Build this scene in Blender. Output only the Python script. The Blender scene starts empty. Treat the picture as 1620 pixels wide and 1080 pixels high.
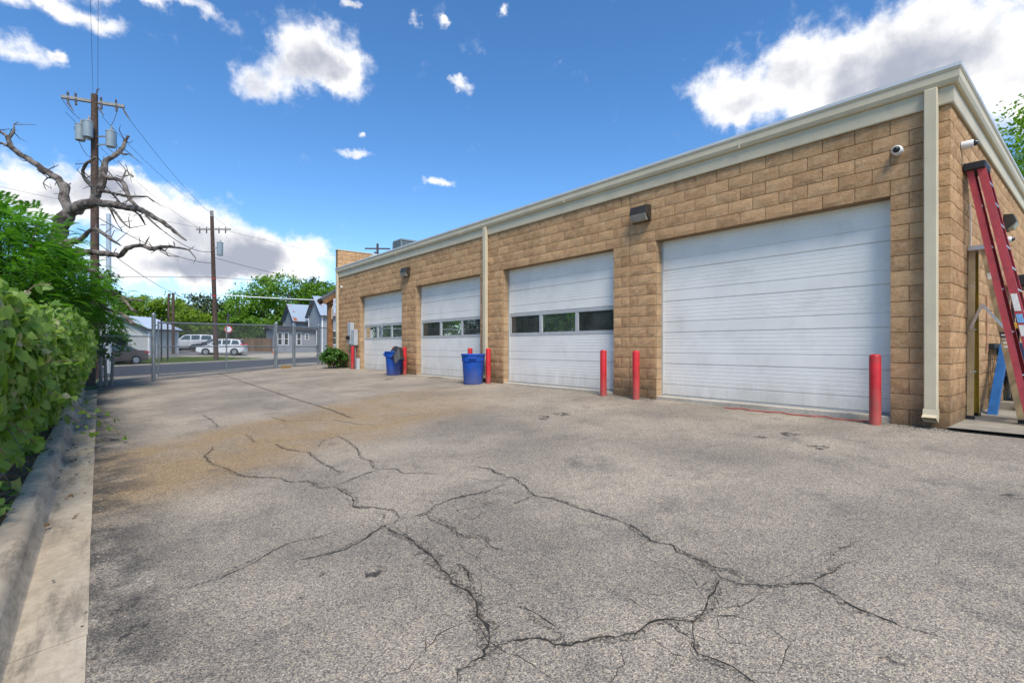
import bpy, bmesh, math, random
import numpy as np
from mathutils import Vector, Matrix
R = math.radians
random.seed(7)
C = bpy.context.scene.collection
sc = bpy.context.scene

# ------------------------------------------------------------------ camera
cam_d = bpy.data.cameras.new('camera')
cam = bpy.data.objects.new('camera', cam_d)
C.objects.link(cam)
cam.location = (0, 0, 1.03)
cam.rotation_euler = (R(90), 0, R(-39.65))
cam_d.sensor_width = 36
cam_d.lens = 788 / 1620 * 36
cam_d.shift_y = 8 / 1620
cam_d.clip_start = .05
cam_d.clip_end = 5000
sc.camera = cam

# ------------------------------------------------------------------ light, exposure
SUN_EL, SUN_AZ = R(54), R(206)          # azimuth measured from +Y towards +X
SUN_STRENGTH, SUN_ANGLE = 2.6, R(22)
SKY_STRENGTH, EXPOSURE = .15, .88
sc.view_settings.view_transform = 'Standard'
sc.view_settings.look = 'None'
sc.view_settings.gamma = 1
sc.view_settings.use_curve_mapping = False
sc.view_settings.exposure = EXPOSURE
sc.cycles.use_denoising = True
sc.cycles.max_bounces = 5
sc.cycles.diffuse_bounces = 3
sc.cycles.transparent_max_bounces = 12
sun_d = bpy.data.lights.new('sun', 'SUN')
sun = bpy.data.objects.new('sun', sun_d)
C.objects.link(sun)
sun_d.energy = SUN_STRENGTH
sun_d.angle = SUN_ANGLE
sun_d.color = (1, .945, .86)
sv = Vector((math.sin(SUN_AZ) * math.cos(SUN_EL), math.cos(SUN_AZ) * math.cos(SUN_EL), math.sin(SUN_EL)))
sun.rotation_euler = sv.to_track_quat('Z', 'Y').to_euler()
sun.location = (0, 0, 60)

CRACKS=[(1.0, [(1.164, 7.533), (1.051, 7.156), (0.988, 7.039), (0.973, 6.629), (1.015, 6.323), (1.086, 6.088), (1.091, 5.809), (1.187, 5.557), (1.386, 5.292), (1.412, 5.123), (1.57, 4.928), (1.569, 4.686), (1.68, 4.617)]),
(1.2, [(1.68, 4.617), (1.701, 4.419), (1.686, 4.146), (1.615, 3.955), (1.705, 3.825), (1.786, 3.666), (1.757, 3.467)]),
(0.8, [(1.68, 4.617), (1.849, 4.703), (2.038, 4.814), (2.241, 4.868), (2.366, 4.768), (2.336, 4.51), (2.468, 4.437), (2.62, 4.244)]),
(0.9, [(2.559, 6.933), (2.485, 6.112), (2.304, 5.48), (2.315, 5.259), (2.224, 4.956), (2.233, 4.85)]),
(1.1, [(1.757, 3.467), (1.853, 3.41), (1.958, 3.419), (2.114, 3.504), (2.274, 3.562), (2.456, 3.519), (2.612, 3.507), (2.846, 3.528)]),
(1.0, [(1.757, 3.467), (1.693, 3.39), (1.59, 3.389), (1.395, 3.297), (1.228, 3.235), (1.094, 3.233), (0.948, 3.274), (0.896, 3.276)]),
(2.0, [(1.59, 3.389), (1.599, 3.283), (1.614, 3.117), (1.629, 3.016), (1.589, 2.891), (1.603, 2.75), (1.57, 2.616), (1.536, 2.433), (1.519, 2.275), (1.53, 2.192), (1.485, 2.082), (1.436, 2.002), (1.413, 1.907), (1.383, 1.827), (1.339, 1.779), (1.284, 1.734), (1.223, 1.733), (1.151, 1.734), (1.113, 1.676)]),
(0.7, [(1.314, 3.559), (1.131, 3.551), (0.999, 3.563), (0.892, 3.528), (0.753, 3.458), (0.645, 3.42), (0.54, 3.367), (0.436, 3.363), (0.357, 3.321)]),
(0.7, [(1.952, 3.387), (1.915, 3.174), (1.907, 2.986), (1.899, 2.844), (2.001, 2.716), (1.942, 2.607), (1.98, 2.467)]),
(1.0, [(1.536, 2.433), (1.597, 2.501), (1.667, 2.524), (1.666, 2.415), (1.606, 2.288), (1.532, 2.191)]),
(0.7, [(1.64, 8.077), (1.628, 7.473), (1.664, 7.209)]),
(1.0, [(1.789, 7.074), (1.754, 6.696), (1.876, 6.373), (1.946, 6.206), (1.9, 5.741), (1.895, 5.439), (1.904, 5.015)]),
(0.6, [(2.083, 6.344), (2.258, 6.675), (2.559, 6.933)]),
(0.8, [(2.333, 9.563), (2.376, 8.765), (2.721, 8.543), (3.024, 8.192), (3.122, 7.575), (3.272, 7.245)]),
(0.6, [(2.452, 3.476), (2.418, 3.247), (2.475, 3.068)]),
(0.8, [(2.978, 4.316), (3.061, 4.023), (2.987, 3.843), (3.006, 3.726)]),
(0.7, [(1.696, 3.754), (1.691, 3.605), (1.615, 3.464)]),
(1.0, [(3.079, 4.101), (2.997, 3.711), (3.031, 3.632), (2.932, 3.402), (2.839, 3.128), (2.909, 2.968), (2.894, 2.77), (2.88, 2.587), (2.876, 2.426), (2.887, 2.229), (2.83, 2.051), (2.769, 1.932), (2.81, 1.793), (2.759, 1.715), (2.758, 1.587), (2.722, 1.466), (2.77, 1.396), (2.733, 1.305), (2.715, 1.227)]),
(0.9, [(2.722, 1.466), (2.651, 1.391), (2.649, 1.335), (2.65, 1.265), (2.747, 1.174), (2.868, 1.093), (2.933, 1.023), (2.889, 0.932), (2.853, 0.823), (2.836, 0.727), (2.826, 0.614), (2.851, 0.494)]),
(1.3, [(2.651, 1.391), (2.571, 1.385), (2.47, 1.322), (2.304, 1.274), (2.168, 1.271), (2.125, 1.321), (2.045, 1.373), (1.934, 1.384), (1.81, 1.433), (1.677, 1.507), (1.608, 1.539), (1.548, 1.579), (1.527, 1.66), (1.473, 1.709), (1.405, 1.74), (1.321, 1.771)]),
(1.0, [(2.168, 1.271), (2.089, 1.241), (2.031, 1.183), (1.962, 1.129), (1.973, 1.063), (1.975, 0.995), (1.963, 0.931), (1.952, 0.858)]),
(0.8, [(2.096, 1.337), (2.062, 1.266), (2.067, 1.229)]),
(0.7, [(2.921, 1.034), (3.082, 1.026), (3.28, 0.994), (3.411, 0.952)]),
(0.5, [(3.258, 1.068), (3.444, 1.094), (3.603, 1.048), (3.739, 1.07)]),
(0.9, [(2.483, 3.075), (2.651, 3.115), (2.839, 3.128)]),
(0.6, [(1.645, 1.984), (1.65, 1.841), (1.628, 1.682), (1.608, 1.539)]),
(1.6, [(3.745, 23.364), (3.581, 18.372), (3.439, 13.892), (3.384, 11.562), (3.368, 9.541), (3.283, 8.107)]),
(0.8, [(1.489, 10.901), (1.494, 9.914), (1.451, 9.051)])]
SPOTS=[(1.258, 2.775, 0.067, 0.082),
(1.005, 2.972, 0.033, 0.036),
(0.844, 2.773, 0.027, 0.03),
(1.289, 2.981, 0.02, 0.031),
(0.453, 3.102, 0.034, 0.03),
(2.531, 0.583, 0.058, 0.054),
(6.156, 2.082, 0.126, 0.129),
(6.215, 2.732, 0.077, 0.117),
(6.614, 2.562, 0.126, 0.122),
(5.426, 0.508, 0.108, 0.079),
(5.837, 5.747, 0.165, 0.211),
(5.435, 5.771, 0.1, 0.265),
(8.141, 13.554, 0.278, 0.517),
(6.831, 14.161, 0.194, 0.493),
(0.125, 3.024, 0.049, 0.245),
(0.111, 3.336, 0.047, 0.221)]
DEAD=[[(-1.191, 22.417, 3.498, 0.321), (-1.152, 22.287, 4.285, 0.3018), (-0.997, 22.061, 4.933, 0.2651), (-0.721, 21.735, 5.399, 0.2375), (-0.462, 21.423, 5.554, 0.1839), (-0.158, 21.074, 5.69, 0.1743), (0.21, 20.671, 5.625, 0.1301), (0.675, 20.189, 5.491, 0.1209), (0.936, 19.875, 5.427, 0.1031), (1.261, 19.508, 5.193, 0.077), (1.648, 19.09, 4.875, 0.0681), (1.901, 18.783, 4.56, 0.0508), (2.1, 18.521, 4.349, 0.0295)],
[(-0.731, 22.036, 5.46, 0.1784), (-0.852, 22.242, 5.795, 0.1613), (-0.891, 22.381, 6.134, 0.1531), (-0.93, 22.52, 6.43, 0.1629), (-1.075, 22.746, 6.684, 0.1364), (-1.397, 23.119, 6.986, 0.1188), (-1.757, 23.524, 7.336, 0.1102), (-2.121, 23.931, 7.643, 0.1015), (-2.345, 24.223, 7.953, 0.0927), (-2.428, 24.398, 8.266, 0.0745), (-2.584, 24.634, 8.44, 0.0468), (-2.755, 24.882, 8.569, 0.0376)],
[(-2.437, 24.618, 8.287, 0.0564), (-2.313, 24.58, 8.544, 0.0472), (-2.305, 24.639, 8.83, 0.0189)],
[(-2.437, 24.489, 8.012, 0.0561), (-2.755, 24.882, 8.165, 0.0376)],
[(-1.164, 23.173, 6.776, 0.0462), (-1.348, 23.196, 6.788, 0.0276), (-1.466, 23.165, 6.572, 0.0183)],
[(-0.159, 21.172, 5.712, 0.1576), (-0.024, 21.206, 6.115, 0.1499), (0.078, 21.267, 6.505, 0.1332), (0.113, 21.384, 6.989, 0.1162), (0.183, 21.473, 7.255, 0.09), (0.429, 21.415, 7.478, 0.0815), (0.607, 21.414, 7.749, 0.073), (0.682, 21.498, 8.023, 0.0643), (0.779, 21.563, 8.255, 0.0462)],
[(0.538, 21.504, 7.622, 0.0457), (0.655, 21.341, 7.53, 0.0364), (0.765, 21.185, 7.519, 0.0182)],
[(-0.057, 21.088, 5.948, 0.0876), (-0.191, 21.042, 6.216, 0.0695), (-0.355, 21.023, 6.393, 0.069), (-0.399, 20.903, 6.609, 0.0599), (-0.285, 20.653, 6.822, 0.051), (-0.075, 20.323, 6.963, 0.0337)],
[(0.182, 21.279, 6.637, 0.0892), (0.419, 20.927, 6.534, 0.0708), (0.619, 20.605, 6.362, 0.0703), (0.682, 20.397, 6.061, 0.0785), (0.743, 20.19, 5.764, 0.0693), (0.936, 19.875, 5.488, 0.0687)],
[(0.553, 20.712, 6.428, 0.044), (0.606, 20.863, 6.602, 0.0356), (0.687, 20.99, 6.904, 0.0179)],
[(0.628, 20.909, 6.663, 0.0268), (0.772, 20.984, 6.76, 0.027), (0.898, 21.075, 6.757, 0.0182)],
[(0.044, 21.134, 6.111, 0.0705), (0.311, 20.62, 5.988, 0.0521), (0.471, 20.195, 5.868, 0.0514), (0.79, 19.639, 5.731, 0.0422), (1.144, 19.053, 5.664, 0.025)],
[(0.311, 20.652, 5.979, 0.0435), (0.45, 20.733, 5.832, 0.0351), (0.556, 20.839, 5.725, 0.0266)],
[(0.177, 20.763, 5.596, 0.0522), (0.407, 20.313, 5.298, 0.043), (0.565, 19.923, 4.948, 0.0339), (0.732, 19.524, 4.714, 0.0209)],
[(0.278, 20.68, 5.483, 0.0348), (0.385, 20.98, 5.255, 0.0266), (0.497, 21.278, 5.08, 0.0135)],
[(0.771, 20.012, 5.402, 0.043), (1.015, 20.069, 5.265, 0.0348), (1.163, 20.206, 5.001, 0.0176)],
[(1.127, 19.586, 5.229, 0.0342), (1.284, 19.327, 4.948, 0.0255), (1.451, 19.059, 4.729, 0.0126)],
[(-0.979, 22.112, 4.413, 0.1241), (-0.466, 21.593, 4.531, 0.0971), (-0.294, 21.358, 4.762, 0.0791), (-0.091, 21.097, 4.85, 0.07), (0.111, 20.837, 4.677, 0.061), (0.277, 20.607, 4.487, 0.052), (0.409, 20.405, 4.368, 0.0432), (0.526, 20.215, 4.25, 0.0258)],
[(-0.963, 22.487, 4.295, 0.1444), (-0.472, 21.886, 4.176, 0.1163), (-0.058, 21.348, 4.13, 0.0975), (0.348, 20.817, 4.031, 0.0966), (0.559, 20.447, 3.977, 0.087), (0.674, 20.157, 4.174, 0.0862), (0.996, 19.695, 4.23, 0.0769), (1.312, 19.238, 4.089, 0.0677), (1.493, 18.894, 4.136, 0.067), (1.798, 18.446, 4.089, 0.0415), (2.109, 17.993, 3.977, 0.0246)],
[(1.47, 19.042, 4.105, 0.0422), (1.57, 18.829, 4.001, 0.0251), (1.65, 18.634, 3.832, 0.0166)],
[(1.114, 19.597, 4.247, 0.0256), (1.234, 19.628, 4.525, 0.0129)]]
DEADLOW=[[(-1.778, 22.904, 4.529, 0.1085), (-1.541, 22.317, 4.385, 0.1065), (-1.231, 21.67, 4.166, 0.1046), (-1.089, 21.163, 3.851, 0.0923), (-0.797, 20.532, 3.696, 0.0755), (-0.515, 19.909, 3.634, 0.0395)],
[(-1.076, 21.672, 3.897, 0.0947), (-0.823, 21.217, 3.681, 0.0832), (-0.616, 20.8, 3.572, 0.0822), (-0.335, 20.322, 3.491, 0.0914), (-0.022, 19.817, 3.26, 0.0702), (0.169, 19.414, 2.96, 0.0495), (0.28, 19.077, 2.692, 0.0391), (0.499, 18.649, 2.501, 0.0483), (0.713, 18.227, 2.387, 0.0381), (0.957, 17.779, 2.346, 0.0282)],
[(0.13, 19.374, 2.805, 0.0395), (0.314, 18.864, 2.482, 0.0387), (0.565, 18.299, 2.36, 0.0428), (0.697, 17.832, 2.101, 0.0466), (0.818, 17.375, 1.98, 0.0411)],
[(-0.325, 19.751, 2.608, 0.0345), (-0.04, 19.19, 2.363, 0.0388), (0.126, 18.728, 2.15, 0.0429), (0.34, 18.225, 2.037, 0.0469), (0.547, 17.729, 1.904, 0.0552), (0.677, 17.297, 1.708, 0.0633), (0.739, 16.921, 1.62, 0.0488)]]
CLOUDS=[[0.2704, 0.824, 0.4979, 0.0506, 0.0357],
[0.2569, 0.8501, 0.4598, 0.0563, 0.0294],
[0.189, 0.8843, 0.4269, 0.0478, 0.0282],
[0.3219, 0.8275, 0.4601, 0.039, 0.0284],
[0.307, 0.7834, 0.5404, 0.0196, 0.0084],
[-0.0872, 0.9176, 0.3879, 0.0388, 0.0198],
[-0.0473, 0.9175, 0.3949, 0.0175, 0.0093],
[-0.0553, 0.8903, 0.452, 0.085, 0.0148],
[0.0497, 0.8688, 0.4926, 0.0989, 0.014],
[-0.0796, 0.9723, 0.2199, 0.0618, 0.0364],
[0.0023, 0.9749, 0.2227, 0.0675, 0.037],
[0.0768, 0.9754, 0.2065, 0.0627, 0.0446],
[0.1558, 0.9701, 0.1862, 0.0651, 0.0403],
[0.2321, 0.9583, 0.1665, 0.0559, 0.0288],
[0.0736, 0.9887, 0.131, 0.1426, 0.0404],
[0.3171, 0.931, 0.181, 0.0458, 0.023],
[0.2083, 0.9684, 0.1371, 0.1579, 0.0244],
[0.0174, 0.9671, 0.2539, 0.0457, 0.0168],
[0.7935, 0.432, 0.4286, 0.0421, 0.0405],
[0.8264, 0.4044, 0.3918, 0.0444, 0.0293],
[0.8302, 0.35, 0.4339, 0.0555, 0.0457],
[0.8559, 0.2772, 0.4367, 0.0678, 0.0502],
[0.8817, 0.1972, 0.4287, 0.0718, 0.0506],
[0.9026, 0.1196, 0.4135, 0.0732, 0.0656],
[0.9397, 0.0636, 0.3359, 0.0662, 0.0774],
[0.8941, 0.2553, 0.3681, 0.1076, 0.0453],
[0.3503, 0.8704, 0.3459, 0.0369, 0.0109],
[0.4955, 0.8129, 0.3061, 0.0235, 0.0103],
[0.4885, 0.7385, 0.4647, 0.0245, 0.0109],
[0.4083, 0.7394, 0.5353, 0.0111, 0.0133],
[0.4471, 0.7133, 0.5397, 0.0126, 0.0081],
[0.5186, 0.6425, 0.5641, 0.0091, 0.0123],
[0.3673, 0.8502, 0.3771, 0.0073, 0.0049]]

# ------------------------------------------------------------------ sky with cumulus
world = bpy.data.worlds.new('World')
sc.world = world
world.use_nodes = True
world.cycles.sampling_method = 'NONE'
nt = world.node_tree
nt.nodes.clear()
def wn(t, **kw):
    n = nt.nodes.new(t)
    for k, v in kw.items(): setattr(n, k, v)
    return n
def wl(a, b): nt.links.new(a, b)
def wmath(op, a, b=None, c=None, clamp=False):
    n = wn('ShaderNodeMath', operation=op, use_clamp=clamp)
    for i, v in enumerate((a, b, c)):
        if v is None: continue
        if isinstance(v, (int, float)): n.inputs[i].default_value = v
        else: wl(v, n.inputs[i])
    return n.outputs[0]
sky = wn('ShaderNodeTexSky', sky_type='NISHITA', sun_disc=False, sun_elevation=SUN_EL, sun_rotation=SUN_AZ,
         air_density=.85, dust_density=.05, ozone_density=2.6, altitude=200)
tc = wn('ShaderNodeTexCoord')
dirv = tc.outputs['Generated']
# billowing edges: displace the look-up direction with two octaves of noise
nz = wn('ShaderNodeTexNoise', noise_dimensions='3D')
nz.inputs['Scale'].default_value = 11; nz.inputs['Detail'].default_value = 8; nz.inputs['Roughness'].default_value = .62
wl(dirv, nz.inputs['Vector'])
sub = wn('ShaderNodeVectorMath', operation='SUBTRACT'); wl(nz.outputs['Color'], sub.inputs[0]); sub.inputs[1].default_value = (.5, .5, .5)
scl = wn('ShaderNodeVectorMath', operation='SCALE'); wl(sub.outputs[0], scl.inputs[0]); scl.inputs['Scale'].default_value = .095
wob = wn('ShaderNodeVectorMath', operation='ADD'); wl(dirv, wob.inputs[0]); wl(scl.outputs[0], wob.inputs[1])
rr = random.Random(11)
blobs = list(CLOUDS)
for i in range(6):                                   # the same fair-weather cumulus all round the sky
    az, el = R(rr.uniform(100, 320)) , R(rr.uniform(12, 60))
    c0 = Vector((math.sin(az) * math.cos(el), math.cos(az) * math.cos(el), math.sin(el)))
    for k in range(3):
        c = (c0 + Vector((rr.uniform(-.1, .1), rr.uniform(-.1, .1), rr.uniform(-.03, .03)))).normalized()
        blobs.append((c.x, c.y, c.z, rr.uniform(.05, .14), rr.uniform(.03, .07)))
dens = None
for (cx, cy, cz, rx, ry) in blobs:
    m = wn('ShaderNodeMapping', vector_type='TEXTURE')
    c = Vector((cx, cy, cz))
    right = c.cross(Vector((0, 0, 1))).normalized(); up = right.cross(c).normalized()
    rot = Matrix((right, up, -c)).transposed()
    m.inputs['Location'].default_value = c
    m.inputs['Rotation'].default_value = rot.to_euler()
    m.inputs['Scale'].default_value = (rx, ry, rx)
    wl(wob.outputs[0], m.inputs['Vector'])
    dp = wn('ShaderNodeVectorMath', operation='DOT_PRODUCT'); wl(m.outputs[0], dp.inputs[0]); wl(m.outputs[0], dp.inputs[1])
    e = wmath('POWER', .36788, dp.outputs['Value'])
    dens = e if dens is None else wmath('ADD', dens, e)
fine = wn('ShaderNodeTexNoise', noise_dimensions='3D')
fine.inputs['Scale'].default_value = 19; fine.inputs['Detail'].default_value = 9; fine.inputs['Roughness'].default_value = .62
wl(dirv, fine.inputs['Vector'])
fc = wmath('SUBTRACT', fine.outputs['Fac'], .5)
d2 = wmath('MULTIPLY_ADD', fc, 1.7, dens)
mr = wn('ShaderNodeMapRange', interpolation_type='SMOOTHSTEP'); wl(d2, mr.inputs['Value'])
mr.inputs['From Min'].default_value = .22; mr.inputs['From Max'].default_value = 1.08
cover = mr.outputs[0]
# thick middles and undersides are greyer than the sunlit edges
soft = wn('ShaderNodeTexNoise', noise_dimensions='3D')
soft.inputs['Scale'].default_value = 8; soft.inputs['Detail'].default_value = 7; soft.inputs['Roughness'].default_value = .55
off = wn('ShaderNodeVectorMath', operation='ADD'); wl(dirv, off.inputs[0]); off.inputs[1].default_value = (0, 0, -.035)
wl(off.outputs[0], soft.inputs['Vector'])
th = wmath('MULTIPLY_ADD', wmath('SUBTRACT', soft.outputs['Fac'], .5), 2.6, dens)
mg = wn('ShaderNodeMapRange', interpolation_type='SMOOTHSTEP'); wl(th, mg.inputs['Value'])
mg.inputs['From Min'].default_value = .68; mg.inputs['From Max'].default_value = 1.8
ccol = wn('ShaderNodeMix', data_type='RGBA')
wl(mg.outputs[0], ccol.inputs['Factor'])
ccol.inputs['A'].default_value = (4.45, 4.4, 4.35, 1)
ccol.inputs['B'].default_value = (1.65, 1.78, 2.15, 1)
hs = wn('ShaderNodeHueSaturation'); hs.inputs['Saturation'].default_value = 1.22; hs.inputs['Value'].default_value = .79
wl(sky.outputs[0], hs.inputs['Color'])
mixc = wn('ShaderNodeMix', data_type='RGBA')
wl(cover, mixc.inputs['Factor']); wl(hs.outputs[0], mixc.inputs['A']); wl(ccol.outputs['Result'], mixc.inputs['B'])
bg = wn('ShaderNodeBackground'); bg.inputs['Strength'].default_value = SKY_STRENGTH
wl(mixc.outputs['Result'], bg.inputs['Color'])
wo = wn('ShaderNodeOutputWorld'); wl(bg.outputs[0], wo.inputs['Surface'])

# ------------------------------------------------------------------ materials
def newmat(name):
    m = bpy.data.materials.new(name); m.use_nodes = True
    m.node_tree.nodes.clear()
    return m, m.node_tree
class NT:
    """small node-tree helper"""
    def __init__(s, nt): s.t = nt
    def n(s, typ, ins=None, **kw):
        x = s.t.nodes.new(typ)
        for k, v in kw.items(): setattr(x, k, v)
        for k, v in (ins or {}).items():
            if hasattr(v, 'is_output'): s.t.links.new(v, x.inputs[k])
            else: x.inputs[k].default_value = v
        return x
    def math(s, op, a, b=0., clamp=False):
        return s.n('ShaderNodeMath', {0: a, 1: b}, operation=op, use_clamp=clamp).outputs[0]
    def mix(s, f, a, b, typ='MIX'):
        return s.n('ShaderNodeMix', {'Factor': f, 'A': a, 'B': b}, data_type='RGBA', blend_type=typ).outputs['Result']
    def noise(s, vec, scale, detail=4, rough=.55):
        return s.n('ShaderNodeTexNoise', {'Vector': vec, 'Scale': scale, 'Detail': detail, 'Roughness': rough})
    def step(s, v, lo, hi, a=0., b=1.):
        return s.n('ShaderNodeMapRange', {'Value': v, 'From Min': lo, 'From Max': hi, 'To Min': a, 'To Max': b}, interpolation_type='SMOOTHSTEP').outputs[0]
    def bump(s, h, strength, dist, nrm=None):
        i = {'Height': h, 'Strength': strength, 'Distance': dist}
        if nrm is not None: i['Normal'] = nrm
        return s.n('ShaderNodeBump', i).outputs[0]
def c4(c): return (c[0], c[1], c[2], 1)
def mul(c, k): return (min(1, c[0] * k), min(1, c[1] * k), min(1, c[2] * k), 1)
def M(name, col, rough=.6, metal=0., var=.18, scale=3., bump=0., bscale=40., dirt=0., spec=.4, islandvar=0., splash=0.):
    """painted / cast / sawn surface: mottled colour, grime and fine relief"""
    m, t = newmat(name); q = NT(t)
    pos = q.n('ShaderNodeNewGeometry').outputs['Position']
    n1 = q.noise(pos, scale, 6, .6).outputs['Fac']
    col1 = q.mix(q.step(n1, .3, .7), mul(col, 1 - var), mul(col, 1 + var))
    if dirt:
        n2 = q.noise(pos, scale * .6 + .7, 8, .68).outputs['Fac']
        col1 = q.mix(q.math('MULTIPLY', q.step(n2, .5, .72), dirt), col1, (.10, .085, .065, 1))
    if splash:                                        # mud thrown up from the pavement, streaky and uneven
        z = q.n('ShaderNodeSeparateXYZ', {0: pos}).outputs[2]
        st = q.n('ShaderNodeMapping', {'Vector': pos, 'Scale': (6., 6., 1.2)}).outputs[0]
        ns = q.noise(st, 1., 7, .7).outputs['Fac']
        col1 = q.mix(q.math('MULTIPLY', q.step(q.math('ADD', z, q.math('MULTIPLY', ns, .9)), 1.0, .42), splash), col1, (.20, .165, .12, 1))
    if islandvar:
        ri = q.n('ShaderNodeNewGeometry').outputs['Random Per Island']
        oi = q.n('ShaderNodeObjectInfo').outputs['Random']
        rv = q.math('FRACT', q.math('ADD', ri, oi))
        col1 = q.mix(1., col1, q.mix(rv, (1 - islandvar,) * 3 + (1,), (1 + islandvar,) * 3 + (1,)), 'MULTIPLY')
    b = q.n('ShaderNodeBsdfPrincipled', {'Base Color': col1, 'Metallic': metal, 'Specular IOR Level': spec})
    r = q.step(n1, .2, .8, max(0, rough - .08), min(1, rough + .1)); t.links.new(r, b.inputs['Roughness'])
    if bump:
        nb = q.noise(pos, bscale, 5, .6).outputs['Fac']
        t.links.new(q.bump(nb, bump, .01), b.inputs['Normal'])
    o = q.n('ShaderNodeOutputMaterial'); t.links.new(b.outputs[0], o.inputs['Surface'])
    return m
def leafmat(name, c_dark, c_light, trans=.35, rough=.45, tip=None):
    m, t = newmat(name); q = NT(t)
    gi = q.n('ShaderNodeNewGeometry')
    ri = gi.outputs['Random Per Island']
    oi = q.n('ShaderNodeObjectInfo').outputs['Random']
    rv = q.math('FRACT', q.math('ADD', ri, oi))
    n1 = q.noise(gi.outputs['Position'], 1.3, 3).outputs['Fac']
    f = q.math('ADD', q.math('MULTIPLY', rv, .6), q.math('MULTIPLY', q.step(n1, .3, .7), .4))
    col = q.mix(f, c4(c_dark), c4(c_light))
    if tip: col = q.mix(q.step(rv, .95, .965), col, c4(tip))
    b = q.n('ShaderNodeBsdfPrincipled', {'Base Color': col, 'Roughness': rough, 'Specular IOR Level': .35})
    tcol = q.mix(1., col, (1.25, 1.35, .55, 1), 'MULTIPLY')
    tr = q.n('ShaderNodeBsdfTranslucent', {'Color': tcol})
    mx = q.n('ShaderNodeMixShader', {0: trans, 1: b.outputs[0], 2: tr.outputs[0]})
    o = q.n('ShaderNodeOutputMaterial'); t.links.new(mx.outputs[0], o.inputs['Surface'])
    return m

# ------------------------------------------------------------------ mesh helpers
def link(o, parent=None):
    C.objects.link(o)
    if parent is not None:
        o.parent = parent
        o.matrix_parent_inverse = Matrix.Translation(parent.location).inverted() if parent.rotation_euler[2] == 0 else parent.matrix_basis.inverted()
    return o
def tag(o, label=None, cat=None, group=None, kind=None):
    if label: o['label'] = label
    if cat: o['category'] = cat
    if group: o['group'] = group
    if kind: o['kind'] = kind
    return o
def thing(name, label, cat, loc=(0, 0, 0), group=None):
    o = bpy.data.objects.new(name, None); o.empty_display_size = .2
    C.objects.link(o); o.location = loc
    return tag(o, label, cat, group)
class MB:
    """collects geometry in world coordinates and links it as ONE mesh object"""
    def __init__(s): s.v = []; s.f = []
    def add(s, vs, fs):
        k = len(s.v); s.v += [tuple(x) for x in vs]; s.f += [tuple(i + k for i in f) for f in fs]; return s
    def box(s, x0, x1, y0, y1, z0, z1, ch=0.):
        if ch <= 0:
            vs = [(x, y, z) for z in (z0, z1) for y in (y0, y1) for x in (x0, x1)]
            return s.add(vs, [(0, 2, 3, 1), (4, 5, 7, 6), (0, 1, 5, 4), (2, 6, 7, 3), (0, 4, 6, 2), (1, 3, 7, 5)])
        c = ch
        a = [(x0 + c, y0), (x1 - c, y0), (x1, y0 + c), (x1, y1 - c), (x1 - c, y1), (x0 + c, y1), (x0, y1 - c), (x0, y0 + c)]
        ins = [(min(max(x, x0 + c), x1 - c), min(max(y, y0 + c), y1 - c)) for x, y in a]
        rings = [[(x, y, z0) for x, y in ins], [(x, y, z0 + c) for x, y in a], [(x, y, z1 - c) for x, y in a], [(x, y, z1) for x, y in ins]]
        return s.loft(rings, True)
    def loft(s, rings, caps=False, closed=True):
        n = len(rings[0]); vs = [q for r in rings for q in r]; fs = []
        for i in range(len(rings) - 1):
            for j in range(n if closed else n - 1):
                k = (j + 1) % n
                fs.append((i * n + j, i * n + k, (i + 1) * n + k, (i + 1) * n + j))
        if caps:
            fs.append(tuple(range(n - 1, -1, -1))); b = (len(rings) - 1) * n
            fs.append(tuple(range(b, b + n)))
        return s.add(vs, fs)
    def tube(s, pts, rad, seg=8, caps=True):
        pts = [Vector(p) for p in pts]
        if isinstance(rad, (int, float)): rad = [rad] * len(pts)
        rings = []; ref = None
        for i, p in enumerate(pts):
            a = pts[max(0, i - 1)]; b = pts[min(len(pts) - 1, i + 1)]
            d = (b - a).normalized() if (b - a).length > 1e-9 else Vector((0, 0, 1))
            if ref is None: ref = Vector((1, 0, 0)) if abs(d.x) < .8 else Vector((0, 1, 0))
            u = (ref - d * ref.dot(d)).normalized(); w = d.cross(u); ref = u
            rings.append([tuple(p + (u * math.cos(2 * math.pi * k / seg) + w * math.sin(2 * math.pi * k / seg)) * rad[i]) for k in range(seg)])
        return s.loft(rings, caps)
    def bar(s, a, b, wa, wb, up=(0, 0, 1)):
        """rectangular bar from a to b, wa across, wb along the 'up' side"""
        a = Vector(a); b = Vector(b); d = (b - a).normalized(); up = Vector(up)
        w = d.cross(up).normalized() * (wa / 2); u = w.cross(d).normalized() * (wb / 2)
        return s.loft([[tuple(p + w + u), tuple(p - w + u), tuple(p - w - u), tuple(p + w - u)] for p in (a, b)], True)
    def lathe(s, cx, cy, prof, seg=24, caps=True):
        return s.loft([[(cx + r * math.cos(2 * math.pi * k / seg), cy + r * math.sin(2 * math.pi * k / seg), z) for k in range(seg)] for r, z in prof], caps)
    def xform(s, mat):
        s.v = [tuple(mat @ Vector(p)) for p in s.v]; return s
    def mesh(s, name, mat, smooth=False):
        me = bpy.data.meshes.new(name); me.from_pydata(s.v, [], s.f)
        if mat: me.materials.append(mat)
        if smooth: me.polygons.foreach_set('use_smooth', [True] * len(me.polygons))
        me.update(); return me
    def build(s, name, mat, parent=None, smooth=False, bevel=0.):
        o = bpy.data.objects.new(name, s.mesh(name, mat, smooth)); link(o, parent)
        bm = bmesh.new(); bm.from_mesh(o.data); bmesh.ops.recalc_face_normals(bm, faces=bm.faces); bm.to_mesh(o.data); bm.free()
        if smooth:
            try: o.data.set_sharp_from_angle(angle=R(38))
            except Exception: pass
        if bevel:
            b = o.modifiers.new('bevel', 'BEVEL'); b.width = bevel; b.segments = 2; b.limit_method = 'ANGLE'
        return o
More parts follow.
